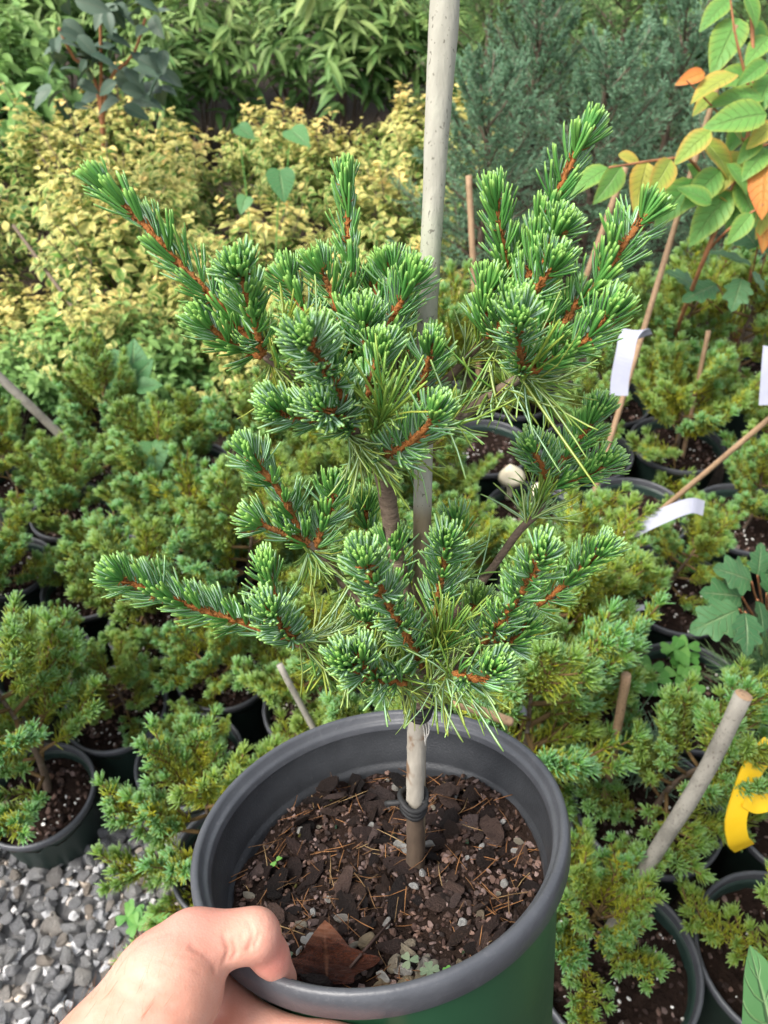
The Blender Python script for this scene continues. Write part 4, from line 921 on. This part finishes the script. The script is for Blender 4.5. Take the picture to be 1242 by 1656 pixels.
# fine hair on the forearm side
sel = np.argwhere((np.linalg.norm(HV-cp(110, 1690, .315), axis=1) < .05) & ((HN@Xc) < .3)).ravel(); sel = rng.choice(sel, min(260, len(sel)), replace=False)
G_ = Acc(); needles(G_, HV[sel]-WR, HN[sel]*.6+nrm(TM-WR)*.7+rng.normal(size=(len(sel), 3))*.25, np.tile(nrm(TM-WR), (len(sel), 1))+.01, rng.uniform(.005, .010, len(sel)), .00006, .3, 0, 0, 1)
obj('hair', G_.mesh('arm_hair', M['hair']), person, kind='stuff')

# ================================================================ SMALLER THINGS IN THE BACKGROUND
def cane(name, pts, r0, r1, mat, label, cat='cane', group=None, k=9, node=False):
    a = Acc(); P = [np.asarray(p, float) for p in pts]; base = P[-1] if P[-1][2] < P[0][2] else P[0]; P = [p-base for p in P]
    tube(a, P, [r0, r1], k, 24, .03); return tag(obj(name, a.mesh(name, mat), loc=tuple(base)), label, cat, group)
def ext(A, B, z): d = B-A; return A+d*((z-A[2])/d[2])                   # carry the line from A through B on to height z
T_, B_ = at(1190, 42, 1.38), at(1060, 470, 1.50); cane('support_cane', [T_, B_, ext(T_, B_, .0)], .0055, .006, M['cane_tan'], 'tall tan cane standing upright through the orange and green dogwood leaves')
T_, B_ = at(1012, 270, 1.72), at(965, 400, 1.80); cane('support_cane', [T_, B_, ext(T_, B_, .0)], .0075, .008, M['cane_tan'], 'brown cane ending just below the dogwood leaf tips beside the cypress')
T_, B_ = at(758, 284, 2.0), at(764, 402, 2.05); cane('support_cane', [T_, B_, ext(T_, B_, .0)], .0085, .0085, M['cane_tan'], 'short pinkish brown stake in front of the blue green cypress')
B_ = on(185, 590, .25); T_ = at(22, 365, 2.1); cane('support_cane', [T_, B_, ext(T_, B_, .05)], .005, .005, M['cane_dark'], 'thin dark cane leaning through the variegated shrubs')
B_ = on(160, 762, .12); T_ = at(0, 610, 1.68); cane('support_cane', [T_+(T_-B_)*.3, T_, B_], .010, .010, M['cane_grey'], 'thick grey cane leaning down from the shrubs into the small conifers')
T_, B_ = at(1146, 535, 1.60), at(1130, 612, 1.66); cane('support_cane', [T_, B_, ext(T_, B_, .0)], .005, .005, M['cane_tan'], 'thin tan cane between the white tags and the dark lobed leaves')
T_, B_ = at(1262, 662, 1.30), at(1160, 748, 1.40); cane('support_cane', [T_+(T_-B_)*.6, T_, B_, ext(T_, B_, .1)], .005, .0055, M['cane_tan'], 'pale cane leaning steeply over the conifers beside the hanging tag')
T_, B_ = at(452, 1075, 1.02), at(500, 1165, 1.06); cane('support_cane', [T_, B_, ext(T_, B_, .1)], .0045, .005, M['cane_grey'], 'thin greyish cane in the conifers just behind the held pot rim')
T_, B_ = at(1013, 1092, .96), at(1000, 1168, 1.02); cane('support_cane', [T_, B_, ext(T_, B_, .1)], 0.0064, .0064, M['cane_tan'], 'stubby cut stake standing among the conifers left of the clover')
T_, B_ = at(1203, 1124, .80), at(1050, 1395, .93); cane('cut_stick', [T_, (T_+B_)/2+np.array([.006, 0, .004]), B_, ext(T_, B_, .12)], .0092, .0095, M['cane_grey'], 'thick grey barked stick with a pale cut top by the yellow strap', 'stick')
a = Acc(); d_ = nrm(T_-B_); lathe(a, [(.0, .0012), (.0076, .0012), (.0090, 0.0)], 16); o = obj('cut_end', a.mesh('cut_end', M['cane_tan'])); o.matrix_world = Matrix.Translation(Vector(T_)) @ Vector(d_).to_track_quat('Z', 'Y').to_matrix().to_4x4(); sk = [x for x in bpy.data.objects if x.name == 'cut_stick'][0]; mw = o.matrix_world.copy(); o.parent = sk; o.matrix_parent_inverse = Matrix.Translation(-Vector(sk.location)); o.matrix_basis = mw
T_, B_ = at(735, 1135, .78), at(806, 1160, .80); cane('twig', [T_, B_, ext(T_, B_, .3) if False else B_+(B_-T_)*.3], .0052, .005, M['cane_tan'], 'short tan twig lying on the conifers behind the held trunk', 'twig')
T_, B_ = at(768, 850, 1.42), at(775, 905, 1.46); cane('support_cane', [T_, B_, ext(T_, B_, .0)], .006, .006, M['cane_tan'], 'thin pale stake in the conifers right behind the held stake')

# white tags
def strip(name, ctr, width, wdir, mat, label, fold=None, thick=.0006):
    Q, ln = resample(ctr, 26); T, _, _ = frames(Q); a = Acc(); w = nrm(np.asarray(wdir, float)); Wd = nrm(w-T*np.sum(w*T, 1, keepdims=True)); Nn = np.cross(T, Wd)*thick
    n = len(Q); V = np.concatenate([Q-Wd*width/2+Nn, Q+Wd*width/2+Nn, Q+Wd*width/2-Nn, Q-Wd*width/2-Nn]); i = np.arange(n-1)
    F = np.vstack([np.stack([i+k*n, i+((k+1) % 4)*n, i+1+((k+1) % 4)*n, i+1+k*n], 1) for k in range(4)]+[np.array([[0, n, 2*n, 3*n], [4*n-1, 3*n-1, 2*n-1, n-1]])])
    a.add(V-Q[0], F); return tag(obj(name, a.mesh(name, mat, False), loc=tuple(Q[0])), label, 'tag')
strip('plant_tag', [at(1040, 545, 1.30), at(1033, 535, 1.285), at(1018, 540, 1.27), at(1010, 575, 1.26), at(1003, 610, 1.265), at(1001, 640, 1.27)], .030, Xc, M['tag'], 'white plastic tag folded over and hanging from a conifer twig')
strip('plant_tag', [at(1138, 822, 1.22), at(1115, 818, 1.21), at(1070, 835, 1.22), at(1030, 855, 1.25), at(1018, 862, 1.27)], .024, Yc, M['tag'], 'white plastic tag lying curved over the soil of a black pot')
strip('plant_tag', [at(1247, 560, 1.25), at(1244, 600, 1.25), at(1240, 655, 1.26)], .026, Xc, M['tag'], 'white plastic tag hanging straight down beside the leaning pale cane')
strip('plant_tag', [at(960, 975, 1.30), at(978, 994, 1.30)], .012, Yc, M['tag'], 'tiny white label stub poking from the pot below the conifer shoots')
strip('plant_tag', [at(1010, 985, 1.25), at(1042, 982, 1.25)], .009, Yc, M['tag'], 'narrow white label lying in the blue green conifer')
strip('plant_tag', [at(838, 1145, 1.02), at(848, 1160, 1.02)], .016, Yc+Xc, M['tag'], 'little white label corner in the conifers behind the held pot')

# mushrooms in the pot on the tag side
def mushroom(p, s, lean, label):
    root = thing('mushroom', label, 'mushroom', tuple(p)); a = Acc(); tube(a, [(0, 0, 0), (lean*.4, 0, s*.6), (lean, 0, s*1.15)], [s*.13, s*.10], 10, 10, .03); obj('stem', a.mesh('mushroom_stem', M['mushroom']), root)
    a = Acc(); lathe(a, [(0, s*.62), (s*.10, s*.57), (s*.24, s*.36), (s*.40, s*.14), (s*.52, -.04*s), (s*.48, -.05*s), (s*.25, .04*s), (0, .10*s)], 28); o = obj('cap', a.mesh('mushroom_cap', M['mushroom']), root); o.location = (lean, 0, s*1.1); o.rotation_euler = (.15, -.2, 0)
mushroom(on(822, 806, .165), .056, .0, 'pale cream mushroom with a pointed cap rising from a black pot')
mushroom(on(862, 820, .165), .040, .005, 'smaller pale mushroom partly hidden beside the pointed cream mushroom')

# dogwood with turning leaves
dg_ = thing('dogwood', 'dogwood with large green leaves turning yellow and orange on red twigs by the tall cane', 'shrub', tuple(on(1062, 620)))
DB = Vector(dg_.location)
def dtube(pts, r0, r1):
    a = Acc(); tube(a, [np.asarray(p)-np.array(DB) for p in pts], [r0, r1], 7, 22, .05); obj('stem', a.mesh('dogwood_stem', M['red_twig']), dg_)
dd = 1.36
dtube([on(1062, 620), at(1130, 440, 1.48), at(1190, 290, 1.40), at(1215, 180, 1.36), at(1216, 20, 1.32), at(1205, -60, 1.3)], .0065, .003)
dtube([at(1165, 340, 1.44), at(1120, 262, 1.36), at(1075, 258, 1.32), at(985, 271, 1.28)], .0035, .0018)
dtube([at(1190, 290, 1.40), at(1225, 240, 1.38), at(1280, 230, 1.36)], .0035, .002)
dtube([at(1140, 410, 1.46), at(1180, 370, 1.38), at(1235, 330, 1.34)], .003, .002)
dtube([at(1213, 150, 1.35), at(1190, 60, 1.30), at(1180, -10, 1.28)], .003, .0015)
dtube([at(1205, 230, 1.37), at(1150, 170, 1.33), at(1110, 130, 1.30)], .0025, .0012)
dl_me = {k: leaf_obj_mesh('dogwood_leaf', T_BIG, M[k]) for k in ('dog_green', 'dog_yellow', 'dog_orange')}
dleaves = [(1235,160,1165,150,'g'),(1240,185,1160,190,'g'),(1228,125,1170,118,'g'),(1190,120,1130,138,'y'),(1140,118,1102,128,'o'),(1150,212,1098,250,'y'),(1085,258,1062,305,'y'),(1046,262,1034,322,'y'),(1005,268,975,318,'g'),(985,272,932,295,'g'),(1000,250,1035,258,'y'),(1135,225,1190,270,'y'),(1122,290,1072,350,'g'),(1165,275,1118,325,'g'),(1180,310,1125,378,'g'),(1195,290,1225,350,'g'),(1225,255,1205,300,'y'),(1240,260,1232,330,'o'),(1242,310,1238,372,'y'),(1230,330,1246,390,'o'),(1195,30,1160,92,'g'),(1222,30,1240,90,'g'),(1180,0,1140,30,'g'),(1205,-10,1230,30,'g'),(1210,110,1240,140,'g'),(1160,150,1128,172,'y'),(1215,190,1180,232,'g'),(1230,220,1200,255,'g'),(1190,330,1160,300,'y'),(1110,265,1140,300,'g'),(1248,120,1228,170,'g'),(1255,200,1220,225,'y'),(1205,300,1185,360,'g'),(1175,265,1215,300,'g'),(1150,330,1110,300,'g'),(1200,245,1170,290,'y'),(1240,240,1210,275,'g'),(1215,345,1185,385,'g'),(1240,100,1205,125,'g'),(1170,190,1205,215,'y'),(1245,60,1215,85,'g')]
for i, (x0, y0, x1, y1, k) in enumerate(dleaves):
    z0 = dd-.06+.10*rng.random(); A_, B_ = at(x0, y0, z0), at(x1, y1, z0-.010+rng.normal()*.010); o = obj('leaf', dl_me[{'g': 'dog_green', 'y': 'dog_yellow', 'o': 'dog_orange'}[k]], dg_)
    set_frame(o, A_-np.array(DB), B_-A_, np.array([0, -.45, 1.])+rng.normal(size=3)*.25, float(np.linalg.norm(B_-A_))*1.12)

# dark lobed leaves (two plants) and heart leaved vine, dark leaved shrub
oak = [(0, 0), (.10, .06), (.30, .10), (.20, .22), (.44, .34), (.40, .44), (.22, .46), (.40, .66), (.30, .74), (.14, .70), (.16, .88), (.06, .95), (0, 1.0)]
V, F, C = outline_leaf(oak, .1, .18); a = Acc(); a.add(V, F, C); oak_me = subdivide_me(a.mesh('lobed_leaf', M['lobed_leaf']), 1)
hrt = [(0, 0), (.20, -.10), (.38, -.02), (.46, .18), (.40, .42), (.26, .66), (.12, .86), (0, 1.0)]
V, F, C = outline_leaf(hrt, .12, .15); a = Acc(); a.add(V, F, C); hrt_me = subdivide_me(a.mesh('heart_leaf', M['heart_leaf']), 1); a = Acc(); a.add(V, F, C); big_me = subdivide_me(a.mesh('broad_leaf', M['heart_leaf']), 1)
a = Acc(); a.add(*T_BIG); dark_me = a.mesh('dark_leaf', M['dark_leaf'])
def leafy(name, label, cat, base, lv, me, smat, jit=.03, up=(0, -.5, 1)):
    root = thing(name, label, cat, tuple(base)); b0 = np.asarray(base)
    for i, (x0, y0, x1, y1, z) in enumerate(lv):
        A_, B_ = at(x0, y0, z), at(x1, y1, z-jit*.5+rng.normal()*jit*.5)
        o = obj('leaf', me, root); set_frame(o, A_-b0, B_-A_, np.array(up)+rng.normal(size=3)*.25, float(np.linalg.norm(B_-A_)))
        a = Acc(); mid = (A_*.5+b0*.5); mid[:2] = b0[:2]*.55+A_[:2]*.45; tube(a, [np.zeros(3), mid-b0, A_-b0], [.003, .0014], 5, 12); obj('stem', a.mesh('leaf_stem', smat), root)
    return root
leafy('oak_seedling', 'dark green plant with large lobed leaves behind the dogwood', 'plant', on(1190, 560), [(1215, 430, 1150, 395, 1.5), (1225, 400, 1180, 340, 1.52), (1215, 440, 1245, 470, 1.48), (1200, 450, 1185, 500, 1.5), (1240, 410, 1262, 350, 1.5), (1160, 460, 1105, 480, 1.55), (1130, 470, 1085, 430, 1.58)], oak_me, M['red_twig'])
leafy('oak_seedling', 'dark green plant with glossy lobed leaves above the fine grassy pine', 'plant', on(1225, 1060), [(1200, 965, 1140, 955, 1.0), (1215, 940, 1165, 915, 1.0), (1195, 985, 1120, 1020, .98), (1225, 970, 1245, 1030, .98), (1225, 930, 1235, 880, 1.0), (1205, 990, 1215, 1060, .96), (1240, 960, 1275, 920, 1.0)], oak_me, M['red_twig'])
leafy('heart_leaved_vine', 'vine with broad heart shaped green leaves climbing in the variegated shrubs', 'vine', on(440, 640), [(452, 275, 460, 325, 2.15), (385, 205, 412, 222, 2.4), (470, 210, 500, 232, 2.4), (398, 318, 388, 345, 2.2)], hrt_me, M['clover'])
leafy('broad_leaved_weed', 'weed with smooth oval green leaves between the variegated shrubs and conifers', 'plant', on(215, 760), [(200, 600, 180, 560, 1.62), (215, 610, 215, 545, 1.62), (220, 610, 245, 580, 1.62), (205, 620, 170, 625, 1.62), (225, 625, 262, 620, 1.6), (195, 705, 170, 725, 1.5), (245, 715, 255, 765, 1.48), (235, 650, 260, 680, 1.55)], big_me, M['clover'])
leafy('corner_leaf_plant', 'plant with one large bright green leaf in front of the conifers by the stick', 'plant', on(1330, 1640), [(1268, 1800, 1244, 1545, .66), (1340, 1700, 1310, 1560, .72)], big_me, M['clover'])
ds = thing('dark_leaved_shrub', 'shrub with large dusky grey green leaves on reddish stems behind the yellow shrubs', 'shrub', (-.99, 2.62, 0)); D0 = np.array(ds.location)
for P in ([(0, 0, 0), at_y(165, 190, 2.62)-D0, at_y(163, 60, 2.6)-D0, at_y(158, -40, 2.6)-D0], [(0, 0, 0), at_y(160, 160, 2.62)-D0, at_y(120, 95, 2.58)-D0, at_y(95, 45, 2.55)-D0], [(0, 0, 0), at_y(168, 170, 2.62)-D0, at_y(215, 90, 2.6)-D0, at_y(235, 30, 2.6)-D0]):
    a = Acc(); tube(a, P, [.009, .004], 6, 20, .04); obj('stem', a.mesh('dark_stem', M['red_twig']), ds)
for i in range(84):
    x0, y0 = rng.uniform(75, 265), rng.uniform(-10, 180); Y = 2.6+rng.normal()*.08; A_ = at_y(x0, y0, Y); t = rng.uniform(0, 6.28); o = obj('leaf', dark_me, ds)
    set_frame(o, A_-D0, np.array([math.cos(t), math.sin(t)*.6, -.25+rng.normal()*.3]), np.array([0, -.4, 1])+rng.normal(size=3)*.3, rng.uniform(.055, .092))

# long fine needled pine, clover patches, weeds
def tuft(name, base, n, L, label, cat, mat, spread=.9, group=None, W=.0008):
    root = thing(name, label, cat, tuple(base), 0, group); G = Acc(); P = np.zeros((n, 3)); P[:, :2] = rng.normal(size=(n, 2))*.012; P[:, 2] = rng.random(n)*.10
    az = rng.uniform(0, 2*PI, n); A = rng.uniform(.1, spread, n); D = np.stack([np.cos(az)*np.sin(A), np.sin(az)*np.sin(A), np.cos(A)], 1)
    needles(G, P, D, np.tile([0, 0, -1.], (n, 1))+rng.normal(size=(n, 3))*.2, L*rng.uniform(.6, 1.1, n), W, rng.uniform(.0, .35, n), rng.random(n), rng.random(n)*.15, 1)
    obj('foliage', G.mesh('tuft_foliage', mat), root, kind='stuff'); a = Acc(); tube(a, [(0, 0, -.02), (0, .004, .05), (.003, 0, .11)], [.004, .002], 6, 8); obj('stem', a.mesh('tuft_stem', M['bark']), root)
tuft('pine_seedling', on(1215, 1150, .16), 420, .12, 'pine seedling with long fine grassy needles below the glossy lobed leaves', 'pine', M['grass'], 1.25)
tuft('pine_seedling', on(1032, 1262, .16), 240, .055, 'small bluish pine seedling with short fine needles beside the held pot', 'pine', M['cypress'], 1.3)
m7 = [q_ for q_ in spots if (q_[3], q_[4]) == ('M', 7)][0]
for i in range(18):
    t_, r__ = rng.uniform(0, 6.28), .085*math.sqrt(rng.random()); p = np.array([m7[0]+r__*math.cos(t_), m7[1]+r__*math.sin(t_), .16+.03*rng.random()])
    clover('clover', p, rng.uniform(.024, .034), M['clover'], 'bright green three leaved clover growing in the pot beside the stubby cut stake', 'clover in the pot by the cut stake', 3, (0, -.25, 1), stem=1.4)
for x, y in [(222, 1478), (236, 1490), (213, 1488), (228, 1500), (262, 1486), (268, 1492), (30, 1348), (34, 1356)]:
    clover('gravel_weed', on(x, y, .06), .020, M['clover'], 'small green clover weed growing up through the grey gravel', 'weeds in the gravel', 3, (0, -.2, 1), stem=1.2)

# bright yellow strap
yr = thing('yellow_strap', 'bright yellow plastic strap looped on the ground beside the thick stick', 'strap', tuple(on(1225, 1330, .1)))
y0 = np.array(yr.location)
def ystrip(pts, w, wd):
    Q, ln = resample(pts, 30); T, _, _ = frames(Q); wv = nrm(np.asarray(wd, float)); Wd = nrm(wv-T*np.sum(wv*T, 1, keepdims=True)); Nn = np.cross(T, Wd)*.0015; n = 30
    V = np.concatenate([Q-Wd*w/2+Nn, Q+Wd*w/2+Nn, Q+Wd*w/2-Nn, Q-Wd*w/2-Nn])-y0; i = np.arange(n-1)
    F = np.vstack([np.stack([i+k*n, i+((k+1) % 4)*n, i+1+((k+1) % 4)*n, i+1+k*n], 1) for k in range(4)]); a = Acc(); a.add(V, F); return a.mesh('yellow_band', M['yellow'], False)
obj('band', ystrip([at(1250, 1205, .90), at(1222, 1235, .90), at(1205, 1275, .905), at(1190, 1325, .915), at(1193, 1358, .93), at(1203, 1370, .95)], .026, Xc+.3*Yc), yr)
obj('band', ystrip([at(1204, 1290, .907), at(1225, 1300, .915), at(1260, 1290, .92)], .022, Yc), yr)
# fallen orange leaf bits on the ground
